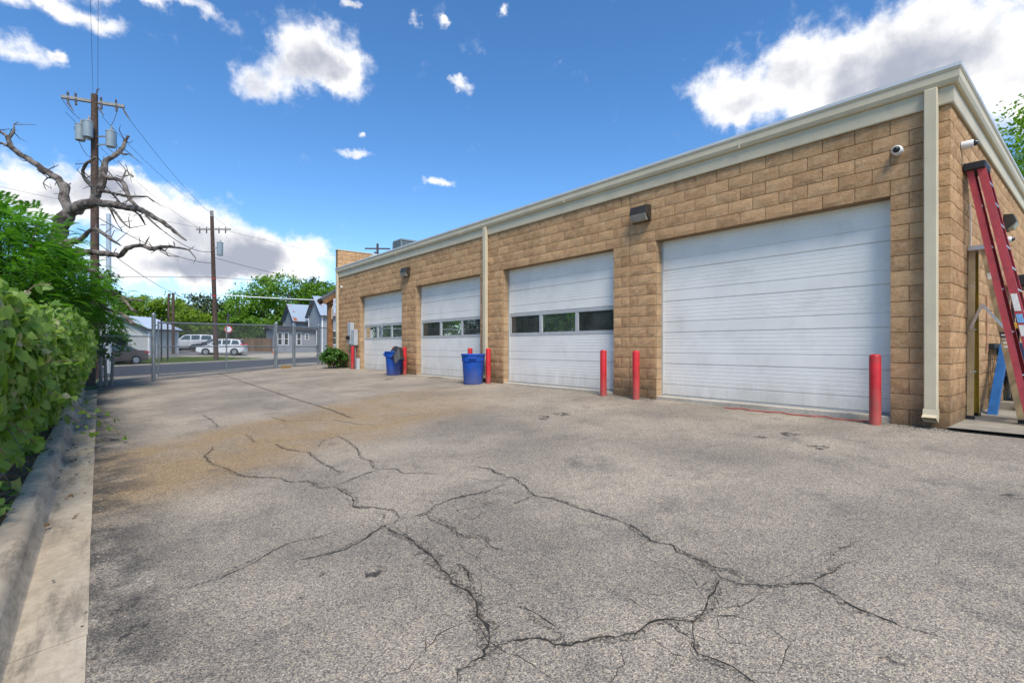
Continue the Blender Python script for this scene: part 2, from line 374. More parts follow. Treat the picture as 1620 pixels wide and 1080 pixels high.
def fast_mesh(name, verts, quads, mat, parent=None, smooth=False):
    """big quad soup from numpy arrays"""
    me = bpy.data.meshes.new(name)
    verts = np.asarray(verts, dtype=np.float32).reshape(-1, 3); quads = np.asarray(quads, dtype=np.int32).reshape(-1, 4)
    me.vertices.add(len(verts)); me.vertices.foreach_set('co', verts.ravel())
    me.loops.add(quads.size); me.loops.foreach_set('vertex_index', quads.ravel())
    me.polygons.add(len(quads)); me.polygons.foreach_set('loop_start', np.arange(0, quads.size, 4, dtype=np.int32))
    try: me.polygons.foreach_set('loop_total', np.full(len(quads), 4, dtype=np.int32))
    except Exception: pass
    me.materials.append(mat); me.update(calc_edges=True); me.validate()
    o = bpy.data.objects.new(name, me)
    return link(o, parent)

# ------------------------------------------------------------------ lie of the land
SD = Vector((.866, .5)); ND = Vector((-.5, .866))      # along the street, away across it
def sn(x, y): return x * .866 + y * .5, -x * .5 + y * .866
def S(s, n): return (s * .866 - n * .5, s * .5 + n * .866)
def sm(t): t = max(0., min(1., t)); return t * t * (3 - 2 * t)
def lot_z(x, y): return .0065 * (min(y, 40) - 1.3) - .045 * (8.18 - max(-.05, min(8.18, x)))
def street_z(s): return max(-.7, min(0., -.44 + .012 * (s - 18.65)))
def gz(x, y):
    s, n = sn(x, y)
    t = sm((n - 19) / 8.); z = lot_z(x, y) * (1 - t) + street_z(s) * t
    t2 = sm((n - 39.) / 19.)
    return z * (1 - t2) + .5 * t2
def grid(name, xs, ys, fn, mat, parent=None):
    """sheet whose rows follow fn(u, v) -> (x, y, z)"""
    v = [fn(a, b) for b in ys for a in xs]; w = len(xs)
    f = [(j * w + i, j * w + i + 1, (j + 1) * w + i + 1, (j + 1) * w + i) for j in range(len(ys) - 1) for i in range(w - 1)]
    m = MB(); m.add(v, f)
    o = m.build(name, mat, parent); return o
def lin(a, b, n): return [a + (b - a) * i / n for i in range(n + 1)]

# ------------------------------------------------------------------ ground materials
def asphalt_mat():
    m, t = newmat('weathered_asphalt'); q = NT(t)
    pos = q.n('ShaderNodeNewGeometry').outputs['Position']
    xyz = q.n('ShaderNodeSeparateXYZ', {0: pos}); X, Y = xyz.outputs[0], xyz.outputs[1]
    big = q.noise(pos, .55, 5, .6).outputs['Fac']
    mid = q.noise(pos, 2.6, 6, .65).outputs['Fac']
    base = q.mix(q.step(big, .3, .72), (.235, .203, .164, 1), (.395, .334, .262, 1))
    base = q.mix(q.math('MULTIPLY', q.step(mid, .5, .72), .55), base, (.15, .137, .12, 1))
    # clay washed across the lot in one broad band
    wob = q.math('MULTIPLY', q.math('SUBTRACT', q.noise(pos, .8, 5, .6).outputs['Fac'], .5), 1.5)
    yy = q.math('ADD', Y, wob)
    lo = q.math('SUBTRACT', yy, q.math('ADD', q.math('MULTIPLY', X, .40), 4.95))
    hi = q.math('SUBTRACT', q.math('ADD', q.math('MULTIPLY', X, .52), 8.30), yy)
    band = q.math('MULTIPLY', q.step(lo, -.35, .8), q.step(hi, -.25, .7))
    band = q.math('MULTIPLY', band, q.step(X, 8.2, 3.2))
    band = q.math('MULTIPLY', band, q.step(q.noise(pos, 1.7, 6, .65).outputs['Fac'], .18, .62, .15, .75))
    base = q.mix(band, base, (.32, .215, .105, 1))
    # tyre-dark grime by the gutter and in the near corner
    edge = q.math('MULTIPLY', q.step(X, .75, .0), q.step(q.noise(pos, 2.2, 6, .7).outputs['Fac'], .38, .6))
    base = q.mix(q.math('MULTIPLY', edge, .8), base, (.055, .052, .048, 1))
    ooz = q.step(q.noise(pos, .9, 7, .7).outputs['Fac'], .6, .74)
    base = q.mix(q.math('MULTIPLY', ooz, .45), base, (.07, .067, .062, 1))
    # exposed aggregate
    vo = q.n('ShaderNodeTexVoronoi', {'Vector': pos, 'Scale': 165., 'Randomness': 1.})
    rnd = q.n('ShaderNodeSeparateColor', {0: vo.outputs['Color']}).outputs[0]
    stone = q.mix(q.step(rnd, .55, .62), q.mix(q.step(rnd, .1, .5), (.46, .46, .48, 1), (.95, .95, .95, 1)), q.mix(q.step(rnd, .8, .97), (1.15, 1.13, 1.09, 1), (1.8, 1.72, 1.56, 1)))
    vo2 = q.n('ShaderNodeTexVoronoi', {'Vector': pos, 'Scale': 75., 'Randomness': 1.})
    r2 = q.n('ShaderNodeSeparateColor', {0: vo2.outputs['Color']}).outputs[1]
    stone = q.mix(q.math('MULTIPLY', q.step(r2, .93, .96), .5), stone, (1.6, 1.45, 1.2, 1))
    fine = q.noise(pos, 260., 3, .7).outputs['Fac']
    stone = q.mix(1., stone, q.mix(q.step(fine, .25, .75), (.62, .62, .62, 1), (1.38, 1.38, 1.38, 1)), 'MULTIPLY')
    col = q.mix(1., base, stone, 'MULTIPLY')
    h = q.math('SUBTRACT', q.math('ADD', q.math('MULTIPLY', rnd, .5), fine), q.math('MULTIPLY', vo.outputs['Distance'], .7))
    b = q.n('ShaderNodeBsdfPrincipled', {'Base Color': col, 'Roughness': .86, 'Specular IOR Level': .25, 'Normal': q.bump(h, .6, .006)})
    o = q.n('ShaderNodeOutputMaterial'); t.links.new(b.outputs[0], o.inputs['Surface'])
    return m
def concrete_mat(name, c1, c2, stain=.5, joint=False):
    m, t = newmat(name); q = NT(t)
    pos = q.n('ShaderNodeNewGeometry').outputs['Position']
    n1 = q.noise(pos, 1.2, 7, .65).outputs['Fac']; n2 = q.noise(pos, 14., 6, .7).outputs['Fac']
    st = q.n('ShaderNodeMapping', {'Vector': pos, 'Scale': (5., 1.1, 5.)}).outputs[0]
    n3 = q.noise(st, 1., 7, .7).outputs['Fac']
    col = q.mix(q.step(n1, .3, .7), c4(c1), c4(c2))
    col = q.mix(q.math('MULTIPLY', q.step(n3, .48, .7), stain), col, (.105, .09, .07, 1))
    col = q.mix(1., col, q.mix(q.step(n2, .25, .75), (.84, .84, .84, 1), (1.14, 1.14, 1.14, 1)), 'MULTIPLY')
    sp = q.n('ShaderNodeTexVoronoi', {'Vector': pos, 'Scale': 42.})
    col = q.mix(q.math('MULTIPLY', q.step(sp.outputs['Distance'], .16, .1), q.step(q.noise(pos, 3., 3).outputs['Fac'], .5, .6)), col, (.06, .055, .05, 1))
    b = q.n('ShaderNodeBsdfPrincipled', {'Base Color': col, 'Roughness': .85, 'Specular IOR Level': .25,
             'Normal': q.bump(q.math('ADD', q.noise(pos, 90., 5, .7).outputs['Fac'], q.math('MULTIPLY', n2, 1.5)), .5, .008)})
    o = q.n('ShaderNodeOutputMaterial'); t.links.new(b.outputs[0], o.inputs['Surface'])
    return m
ASPH = asphalt_mat()
CONC = concrete_mat('curb_concrete', (.37, .30, .21), (.52, .435, .32), .75)
SLAB = concrete_mat('slab_concrete', (.22, .19, .14), (.33, .30, .24), .6)
WALK = concrete_mat('pale_concrete', (.40, .35, .27), (.50, .45, .37), .25)
DIRT = M('leafy_soil', (.085, .062, .042), .95, 0, .45, 6., .8, 60.)
ROADM = M('dark_road_asphalt', (.062, .064, .070), .8, 0, .14, 2., .4, 150.)
FARLOT = M('far_lot_asphalt', (.17, .16, .15), .85, 0, .15, 1.5, .3, 100.)
GRASSG = M('grass_soil', (.10, .14, .035), .95, 0, .35, 3., .6, 40.)
GRAVELM = M('gravel_drive', (.33, .26, .17), .9, 0, .25, 5., .7, 60.)
CRACKM = M('crack_grit', (.030, .026, .020), .95, 0, .4, 30., .5, 120.)

# ------------------------------------------------------------------ ground, lot, street
def base_z(x, y):
    s, n = sn(x, y)
    z = gz(x, y) - .06
    if n > 41: z += .056
    if n > 75: z += 0
    return z
xs = lin(-1500, -60, 6)[:-1] + lin(-60, 60, 80) + lin(60, 1500, 6)[1:]
ys = lin(-1500, -30, 5)[:-1] + lin(-30, 110, 94) + lin(110, 2500, 6)[1:]
g = grid('ground', xs, ys, lambda a, b: (a, b, base_z(a, b)), GRASSG); tag(g, kind='structure')
def lot_row(a, v):
    yend = (27.3 + .5 * a) / .866; y = -14 + (yend + 14) * v
    return (a, y, gz(a, y))
lot = grid('parking_lot', lin(-.05, 1.45, 4) + lin(2, 30, 42), lin(0, 1, 70), lot_row, ASPH); tag(lot, kind='structure')
road = grid('street', lin(-70, 120, 120), lin(27.3, 38.3, 6), lambda s, n: (*S(s, n), gz(*S(s, n)) + .012), ROADM); tag(road, kind='structure')
fk = grid('street_curb', lin(-70, 120, 120), [38.28, 38.30, 38.45, 38.47], lambda s, n: (*S(s, n), gz(*S(s, n)) + (.11 if 38.29 < n < 38.46 else -.05)), WALK)
tag(fk, kind='structure')
verge = grid('verge', lin(-70, 120, 120), lin(38.47, 44.5, 8), lambda s, n: (*S(s, n), gz(*S(s, n)) + .08), GRASSG); tag(verge, kind='structure')
ap = grid('driveway_apron', lin(33.5, 60, 16), lin(38.31, 46.5, 8), lambda s, n: (*S(s, n), gz(*S(s, n)) + .125), WALK); tag(ap, kind='structure')
fl = grid('far_parking_lot', lin(24., 80, 30), lin(44.5, 62, 12), lambda s, n: (*S(s, n), gz(*S(s, n)) + .10), FARLOT); tag(fl, kind='structure')
gd = grid('gravel_drive', lin(5, 24., 12), lin(44.5, 52, 6), lambda s, n: (*S(s, n), gz(*S(s, n)) + .09), GRAVELM); tag(gd, kind='structure')

# roll-over curb with its gutter pan, cast in three-metre lengths
prof = [(-.05, -.25), (-.045, .004), (-.20, -.012), (-.315, -.028), (-.335, -.012), (-.362, .07), (-.385, .108), (-.42, .122), (-.53, .118), (-.545, .10), (-.55, -.25)]
curb = bpy.data.objects.new('curb', None); C.objects.link(curb); curb.location = (-.3, 3, 0); tag(curb, kind='structure')
rc = random.Random(3)
y = -6.0
while y < 19.4:
    y1 = min(y + 3.05, 19.5)
    m = MB(); rings = []
    for yy in lin(y + .006, y1 - .006, 6):
        rings.append([(px + rc.uniform(-.003, .003), yy, lot_z(px, yy) + pz + rc.uniform(-.002, .002)) for px, pz in prof])
    m.loft(rings, True); o = m.build('curb_segment', CONC, curb, smooth=True)
    y = y1
# soil behind the curb
soil = grid('planting_strip', lin(-14, -.54, 28), lin(-8, 21, 60), lambda a, b: (a, b, lot_z(a, b) + .07 + .03 * math.sin(a * 7 + b * 3) * math.sin(b * 5.1)), DIRT); tag(soil, kind='structure')

# cracks with grit in them
def ragged_strip(pts, w, seed, zoff):
    r = random.Random(seed); P = []
    for i in range(len(pts) - 1):
        a = Vector(pts[i]); b = Vector(pts[i + 1]); k = max(1, int((b - a).length / .035))
        for j in range(k): P.append(a + (b - a) * (j / k))
    P.append(Vector(pts[-1])); n = len(P); v = []; f = []
    off = 0.
    for i, p in enumerate(P):
        d = (P[min(n - 1, i + 1)] - P[max(0, i - 1)])
        d = d.normalized() if d.length > 1e-6 else Vector((1, 0))
        nn = Vector((-d.y, d.x)); off = off * .75 + r.uniform(-.014, .014)
        taper = min(1, (i + 1) / 6, (n - i) / 6)
        hw = w * taper * r.choice((.35, .5, .7, 1, 1.2, 1.7)) * .5
        c = p + nn * off
        for sgn in (-1, 1):
            q = c + nn * (sgn * hw * r.uniform(.5, 1.4)); v.append((q.x, q.y, gz(q.x, q.y) + zoff))
        if i: f.append((2 * i - 2, 2 * i - 1, 2 * i + 1, 2 * i))
    return v, f
GRIME, t = newmat('crack_grime'); q = NT(t)
pos = q.n('ShaderNodeNewGeometry').outputs['Position']
a = q.step(q.noise(pos, 60., 6, .75).outputs['Fac'], .46, .58)
b = q.n('ShaderNodeBsdfPrincipled', {'Base Color': (.045, .04, .033, 1), 'Roughness': .9, 'Alpha': q.math('MULTIPLY', a, .6)})
o = q.n('ShaderNodeOutputMaterial'); t.links.new(b.outputs[0], o.inputs['Surface'])
for i, (w, pts) in enumerate(CRACKS):
    m = MB(); v, f = ragged_strip(pts,   .0075 * min(w, 1.5), 100 + i, .0032); m.add(v, f)
    o = m.build('crack', CRACKM, lot)
    m = MB(); v, f = ragged_strip(pts, .042 * w, 300 + i, .0016); m.add(v, f)
    o = m.build('crack_grime', GRIME, lot)
# hairlines branching off the cracks
rh = random.Random(44); hair = []
for k in range(70):
    w, pts = rh.choice(CRACKS); p = Vector(rh.choice(pts)); an = rh.uniform(0, 6.28); L = [tuple(p)]
    for j in range(rh.randint(4, 14)):
        an += rh.uniform(-.7, .7); p = p + Vector((math.cos(an), math.sin(an))) * rh.uniform(.06, .13); L.append(tuple(p))
    if all(.05 < q_[0] < 7.6 for q_ in L): hair.append(L)
for i, L in enumerate(hair):
    m = MB(); v, f = ragged_strip(L, .0023, 700 + i, .0026); m.add(v, f); m.build('hairline_crack', CRACKM, lot)
# oil spots and ground-in dirt: ragged flat patches
SPOTM, t = newmat('oil_stain'); q = NT(t)
pos = q.n('ShaderNodeNewGeometry').outputs['Position']
a = q.step(q.noise(pos, 11., 8, .75).outputs['Fac'], .45, .62)
b = q.n('ShaderNodeBsdfPrincipled', {'Base Color': (.05, .043, .034, 1), 'Roughness': .8, 'Alpha': q.math('MULTIPLY', a, .9)})
o = q.n('ShaderNodeOutputMaterial'); t.links.new(b.outputs[0], o.inputs['Surface'])
rs = random.Random(5)
for (sx, sy, rx, ry) in SPOTS:
    ry = min(ry, .5); v = []; k = 14
    a0 = rs.uniform(0, 6)
    for j in range(k):
        an = 2 * math.pi * j / k; rad = rs.uniform(.55, 1.1)
        lx, ly = math.cos(an) * rx * rad, math.sin(an) * min(ry, rx * 2.5) * rad
        wx = sx + lx * .77 + ly * .638; wy = sy - lx * .638 + ly * .77
        v.append((wx, wy, gz(wx, wy) + .004))
    MB().add(v, [tuple(range(k))]).build('oil_stain', SPOTM, lot)
# loose stones along the foot of the wall and the edge of the asphalt
PEB = M('loose_stone', (.17, .15, .12), .9, 0, .35, 40., islandvar=.6)
vs = []; qs = []
rg = random.Random(21)
def pebble(x, y, z, r):
    k = len(vs); pts = [(-1, -1, -.4), (1, -1, -.4), (1, 1, -.4), (-1, 1, -.4), (-.6, -.6, .8), (.6, -.6, .8), (.6, .6, .8), (-.6, .6, .8)]
    a = rg.uniform(0, 6.3); c, s_ = math.cos(a), math.sin(a); e = rg.uniform(.6, 1.2)
    for px, py, pz in pts:
        px *= rg.uniform(.7, 1.2); py *= rg.uniform(.6, 1.1) * e
        vs.append((x + (px * c - py * s_) * r, y + (px * s_ + py * c) * r, z + pz * r * .6))
    for f in ((4, 5, 6, 7), (0, 1, 5, 4), (1, 2, 6, 5), (2, 3, 7, 6), (3, 0, 4, 7)): qs.append([k + i for i in f])
for i in range(900):
    Y = rg.uniform(1.2, 2.2) if i < 300 else (rg.uniform(.35, 1.2) if i < 430 else rg.uniform(5.5, 6.8))
    X = 8.12 - abs(rg.gauss(0, .12))
    if 300 <= i < 430: X = rg.uniform(8.1, 9.6); Y = .10 + rg.gauss(0, .05)
    pebble(X, Y, gz(X, Y) + .003, rg.uniform(.004, .012))
for i in range(420):
    X = -.02 + abs(rg.gauss(0, .05)) * (1 if rg.random() < .88 else -2); Y = rg.uniform(1.2, 12)
    pebble(X, Y, gz(X, Y) + .003, rg.uniform(.003, .009))
pb = fast_mesh('loose_stones', vs, qs, PEB)
tag(pb, 'loose grit and small stones scattered along the pavement edges', 'gravel', kind='stuff')

# ------------------------------------------------------------------ the service building
XF, YC, BL, HZ = 8.18, 1.30, .4064, .2032
ROWS, DROWS = 20, 15
OPEN = [(1.5, 10.5), (13, 22), (24.5, 33.5), (36, 45)]
NB = 51; YE = YC + NB * BL
def block_mat():
    m, t = newmat('split_face_block'); q = NT(t)
    gi = q.n('ShaderNodeNewGeometry'); pos = gi.outputs['Position']
    ri = gi.outputs['Random Per Island']; oi = q.n('ShaderNodeObjectInfo').outputs['Random']
    rv = q.math('FRACT', q.math('ADD', ri, oi))
    base = q.mix(rv, (.375, .212, .102, 1), (.565, .335, .165, 1))
    n1 = q.noise(pos, 9., 6, .65).outputs['Fac']; n2 = q.noise(pos, 45., 6, .7).outputs['Fac']
    base = q.mix(q.math('MULTIPLY', q.step(n1, .35, .7), .55), base, (.63, .42, .24, 1))
    base = q.mix(q.math('MULTIPLY', q.step(n2, .55, .75), .4), base, (.20, .115, .05, 1))
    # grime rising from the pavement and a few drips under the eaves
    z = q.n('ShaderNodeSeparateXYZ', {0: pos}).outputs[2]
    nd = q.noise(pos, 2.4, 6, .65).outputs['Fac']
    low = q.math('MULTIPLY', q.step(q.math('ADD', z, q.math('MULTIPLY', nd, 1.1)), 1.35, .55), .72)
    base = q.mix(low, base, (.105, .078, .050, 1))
    drip = q.n('ShaderNodeMapping', {'Vector': pos, 'Scale': (4., 4., .35)}).outputs[0]
    dn = q.math('MULTIPLY', q.step(q.noise(drip, 1., 6, .7).outputs['Fac'], .6, .72), .4)
    base = q.mix(dn, base, (.13, .095, .06, 1))
    h = q.math('ADD', q.noise(pos, 30., 8, .75).outputs['Fac'], q.math('MULTIPLY', q.noise(pos, 95., 5, .7).outputs['Fac'], .35))
    b = q.n('ShaderNodeBsdfPrincipled', {'Base Color': base, 'Roughness': .9, 'Specular IOR Level': .2, 'Normal': q.bump(h, 1., .022)})
    o = q.n('ShaderNodeOutputMaterial'); t.links.new(b.outputs[0], o.inputs['Surface'])
    return m
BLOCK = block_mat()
MORT = M('mortar', (.24, .155, .085), .95, 0, .15, 8., .4, 90., dirt=.4)
TRIM = M('cream_trim_paint', (.57, .485, .335), .5, 0, .06, 2., .05, 30., dirt=.10)
LIP = M('pale_roof_metal', (.62, .61, .58), .4, .25, .06, 2.)
DOORW = M('white_steel_door', (.77, .74, .68), .48, 0, .05, 1.2, .04, 40., dirt=.14, splash=.32)
DOORF = M('grey_window_frame', (.42, .43, .42), .5, 0, .06, 3.)
DARKM = M('interior_dark', (.035, .032, .03), .9)
GALV = M('galvanised_steel', (.36, .375, .38), .45, .6, .15, 8.)
def glass_mat(name, tint=(.55, .65, .62), rough=.02):
    m, t = newmat(name); q = NT(t)
    tr = q.n('ShaderNodeBsdfTransparent', {'Color': c4(tint)})
    pos = q.n('ShaderNodeNewGeometry').outputs['Position']
    gl = q.n('ShaderNodeBsdfGlossy', {'Color': (.9, .95, .95, 1), 'Roughness': rough, 'Normal': q.bump(q.noise(pos, 1.6, 2).outputs['Fac'], .06, .05)})
    fr = q.n('ShaderNodeFresnel', {'IOR': 1.5})
    f = q.math('ADD', q.math('MULTIPLY', fr.outputs[0], 1.3), .03, True)
    mx = q.n('ShaderNodeMixShader', {0: f, 1: tr.outputs[0], 2: gl.outputs[0]})
    df = q.n('ShaderNodeBsdfDiffuse', {'Color': (.20, .22, .21, 1)})
    mx = q.n('ShaderNodeMixShader', {0: q.step(q.noise(pos, 3., 5, .7).outputs['Fac'], .3, .7, .12, .30), 1: mx.outputs[0], 2: df.outputs[0]})
    o = q.n('ShaderNodeOutputMaterial'); t.links.new(mx.outputs[0], o.inputs['Surface'])
    return m
GLASS = glass_mat('door_glass')
bld = thing('service_building', 'long tan split-face block garage building with four white overhead doors', 'building', (XF + 3, 11.5, 0))
# solid core of the walls (the mortar that shows in the joints)
fw = MB(); x0, x1 = XF + .012, XF + .20
for a, b in [(0, 1.5), (10.5, 13), (22, 24.5), (33.5, 36), (45, 51)]:
    fw.box(x0, x1, YC + a * BL + (.014 if a == 0 else 0), YC + b * BL, -.4, DROWS * HZ)
fw.box(x0, x1, YC + .014, YE, DROWS * HZ, ROWS * HZ)
front = fw.build('front_wall', MORT, bld)
XB = XF + 30 * BL
endw = MB().box(XF + .20, XB, YC + .012, YC + .2, -.4, ROWS * HZ).build('end_wall', MORT, bld)
bk = MB().box(XB - .2, XB, YC + .2, YE, -.4, ROWS * HZ).box(XF + .2, XB - .2, YE - .2, YE, -.4, ROWS * HZ - .002).build('rear_wall', MORT, bld)
MB().box(XF + .2, XB - .2, YC + .2, YE - .2, .02, .09).build('floor', SLAB, bld)
# parapet of the taller street end
par = MB().box(XF - .01, XB - 3, YE + .02, YE + .22, 0, 5.32).build('street_end_parapet', MORT, bld)

# blocks
def block_verts(w, h, seed):
    r = random.Random(seed); nx, nz = 5, 4; v = []; f = []
    xsn = [-w / 2 + w * i / (nx - 1) for i in range(nx)]; zsn = [-h / 2 + h * j / (nz - 1) for j in range(nz)]
    for j in range(nz):
        for i in range(nx):
            ed = i in (0, nx - 1) or j in (0, nz - 1)
            dx = 0 if i in (0, nx - 1) else r.uniform(-.02, .02); dz = 0 if j in (0, nz - 1) else r.uniform(-.01, .01)
            v.append((xsn[i] + dx, -(r.uniform(.013, .018) if ed else r.uniform(.018, .027)), zsn[j] + dz))
    for j in range(nz - 1):
        for i in range(nx - 1):
            k = j * nx + i; f.append((k, k + 1, k + nx + 1, k + nx))
    ring = [(i, 0) for i in range(nx)] + [(nx - 1, j) for j in range(1, nz)] + [(i, nz - 1) for i in range(nx - 2, -1, -1)] + [(0, j) for j in range(nz - 2, 0, -1)]
    b0 = len(v)
    for (i, j) in ring: v.append((xsn[i], .004, zsn[j]))
    n = len(ring)
    for k in range(n):
        a = ring[k][1] * nx + ring[k][0]; b = ring[(k + 1) % n][1] * nx + ring[(k + 1) % n][0]
        f.append((a, b0 + k, b0 + (k + 1) % n, b))
    return v, f
_bm = {}
def block_mesh(w, var):
    key = (round(w, 3), var)
    if key not in _bm:
        v, f = block_verts(w - .009, HZ - .009, hash(key) % 9999 + var)
        me = bpy.data.meshes.new('block'); me.from_pydata(v, [], f); me.materials.append(BLOCK); me.update()
        _bm[key] = (me, v, f)
    return _bm[key]
def spans(row, lo, hi, breaks):
    """running-bond joints of one course between lo and hi, in block units"""
    off = 0 if row % 2 == 0 else .5
    pts = {lo, hi} | {b for b in breaks if lo < b < hi}
    k = math.floor(lo) - 1
    while k < hi + 1:
        if lo < k + off < hi: pts.add(k + off)
        k += 1
    pts = sorted(pts); return list(zip(pts[:-1], pts[1:]))
allb = []                                             # (wall, along-centre, z, width, score)
for row in range(ROWS):
    iv = [(0, NB)] if row >= DROWS else [(0, 1.5), (10.5, 13), (22, 24.5), (33.5, 36), (45, 51)]
    for lo, hi in iv:
        for a, b in spans(row, lo, hi, (12, 35)):
            c = (a + b) / 2; yc = YC + c * BL; w = (b - a) * BL; z = (row + .5) * HZ
            gapw = .016 if (a in (12, 35) or b in (12, 35)) else 0.
            dep = XF * .638 + yc * .77
            allb.append(('F', yc, z, w, w * XF / dep ** 3))
    for a, b in spans(row + 1, 0, 30, ()):
        c = (a + b) / 2; xc = XF + c * BL; w = (b - a) * BL; z = (row + .5) * HZ
        dep = xc * .638 + YC * .77; ang = (xc * .77 - YC * .638) / dep
        allb.append(('E', xc, z, w, w * YC / dep ** 3 if ang < 1.02 else 0))
allb.sort(key=lambda q: -q[4])
rb = random.Random(77)
field = {'F': MB(), 'E': MB()}
for i, (wall, al, z, w, sc_) in enumerate(allb):
    me, v, f = block_mesh(w, rb.randrange(7))
    if wall == 'F': mat = Matrix.Translation((XF + .012, al, z)) @ Matrix.Rotation(R(-90), 4, 'Z')
    else: mat = Matrix.Translation((al, YC + .012, z))
    if rb.random() < .5: mat = mat @ Matrix.Rotation(R(180), 4, 'Y')
    if i < 300:
        o = bpy.data.objects.new('block', me); C.objects.link(o); o.parent = front if wall == 'F' else endw
        o.matrix_local = mat
    else:
        field[wall].add([tuple(mat @ Vector(p)) for p in v], f)
# smooth-cut jamb blocks of the doorways
jam = MB()
for row in range(DROWS):
    for a, b in OPEN:
        yj = YC + b * BL
        jam.box(XF + .012, XF + .196, yj - .006, yj + .006, row * HZ + .005, (row + 1) * HZ - .005)
jb = jam.build('jamb_block_faces', M('smooth_block', (.40, .265, .15), .9, 0, .15, 5., .3, 80., dirt=.25, islandvar=.12), front); tag(jb, kind='stuff')
for k, parn in (('F', front), ('E', endw)):
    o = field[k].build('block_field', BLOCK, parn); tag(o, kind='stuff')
# parapet courses (built as real blocks too, seen from far off)
pf = MB()
for row in range(19, 27):
    for a, b in spans(row, 0, 20, ()):
        w = (b - a) * BL; v, f = block_verts(w - .009, HZ - .009, row * 50 + int(a * 2))
        mat = Matrix.Translation((XF + (a + b) / 2 * BL, YE + .02, (row + .5) * HZ - .17)); pf.add([tuple(mat @ Vector(p)) for p in v], f)
o = pf.build('parapet_blocks', BLOCK, par); tag(o, kind='stuff')
MB().box(XF - .03, XB - 2.9, YE - .02, YE + .26, 5.325, 5.36).build('parapet_cap', TRIM, par)

# eaves: fascia, gutter and roof edge swept round the corner with mitres
def sweep_eave(prof, name, mat, parent):
    m = MB(); rings = []
    rings.append([(XF - o_, YE, z) for o_, z in prof])
    rings.append([(XF - o_, YC - o_, z) for o_, z in prof])
    rings.append([(XB, YC - o_, z) for o_, z in prof])
    m.loft(rings, True); return m.build(name, mat, parent)
T0 = ROWS * HZ
sweep_eave([(0, T0), (.035, T0 - .01), (.045, T0 + .005), (.045, T0 + .21), (-.1, T0 + .21), (-.1, T0)], 'fascia', TRIM, bld)
sweep_eave([(-.05, T0 + .212), (.075, T0 + .212), (.09, T0 + .225), (.108, T0 + .27), (.108, T0 + .36), (.12, T0 + .375), (.12, T0 + .39), (-.05, T0 + .39)], 'gutter', TRIM, bld)
sweep_eave([(-.2, T0 + .392), (.125, T0 + .392), (.125, T0 + .435), (.09, T0 + .445), (-.2, T0 + .46)], 'roof_edge_flashing', LIP, bld)
MB().box(XF + .15, XB, YC + .15, YE + .02, T0 + .30, T0 + .40).build('roof', LIP, bld)
jn = MB()                                             # gutter joints
for yy in (3.9, 7.9, 12.1, 16.2, 20.1): jn.box(XF - .112, XF - .1, yy, yy + .02, T0 + .21, T0 + .37)
jn.build('gutter_joint', TRIM, bld)
for yy in (1.47, 10.93, YE - .12):                    # downspouts
    d = MB(); xa, xb = XF - .115, XF - .022; zb = gz(8, yy) + .2
    d.box(xa, xb, yy - .068, yy + .068, zb, T0 + .215, .01)
    ds = d.build('downspout', TRIM, bld)
    k = MB().loft([[(xa - .006, yy - .072, zb + .05), (xb, yy - .072, zb + .05), (xb, yy + .072, zb + .05), (xa - .006, yy + .072, zb + .05)],
                   [(xa - .02, yy - .072, zb - .02), (xb, yy - .072, zb - .06), (xb, yy + .072, zb - .06), (xa - .02, yy + .072, zb - .02)],
                   [(xa - .09, yy - .072, zb - .05), (xb - .06, yy - .072, zb - .12), (xb - .06, yy + .072, zb - .12), (xa - .09, yy + .072, zb - .05)]], False)
    k.build('outlet_elbow', TRIM, ds)
    st = MB()
    for zz in (1.3, 3.0): st.box(xa + .07, xb + .012, yy - .074, yy + .074, zz, zz + .025)
    st.build('strap', TRIM, ds)

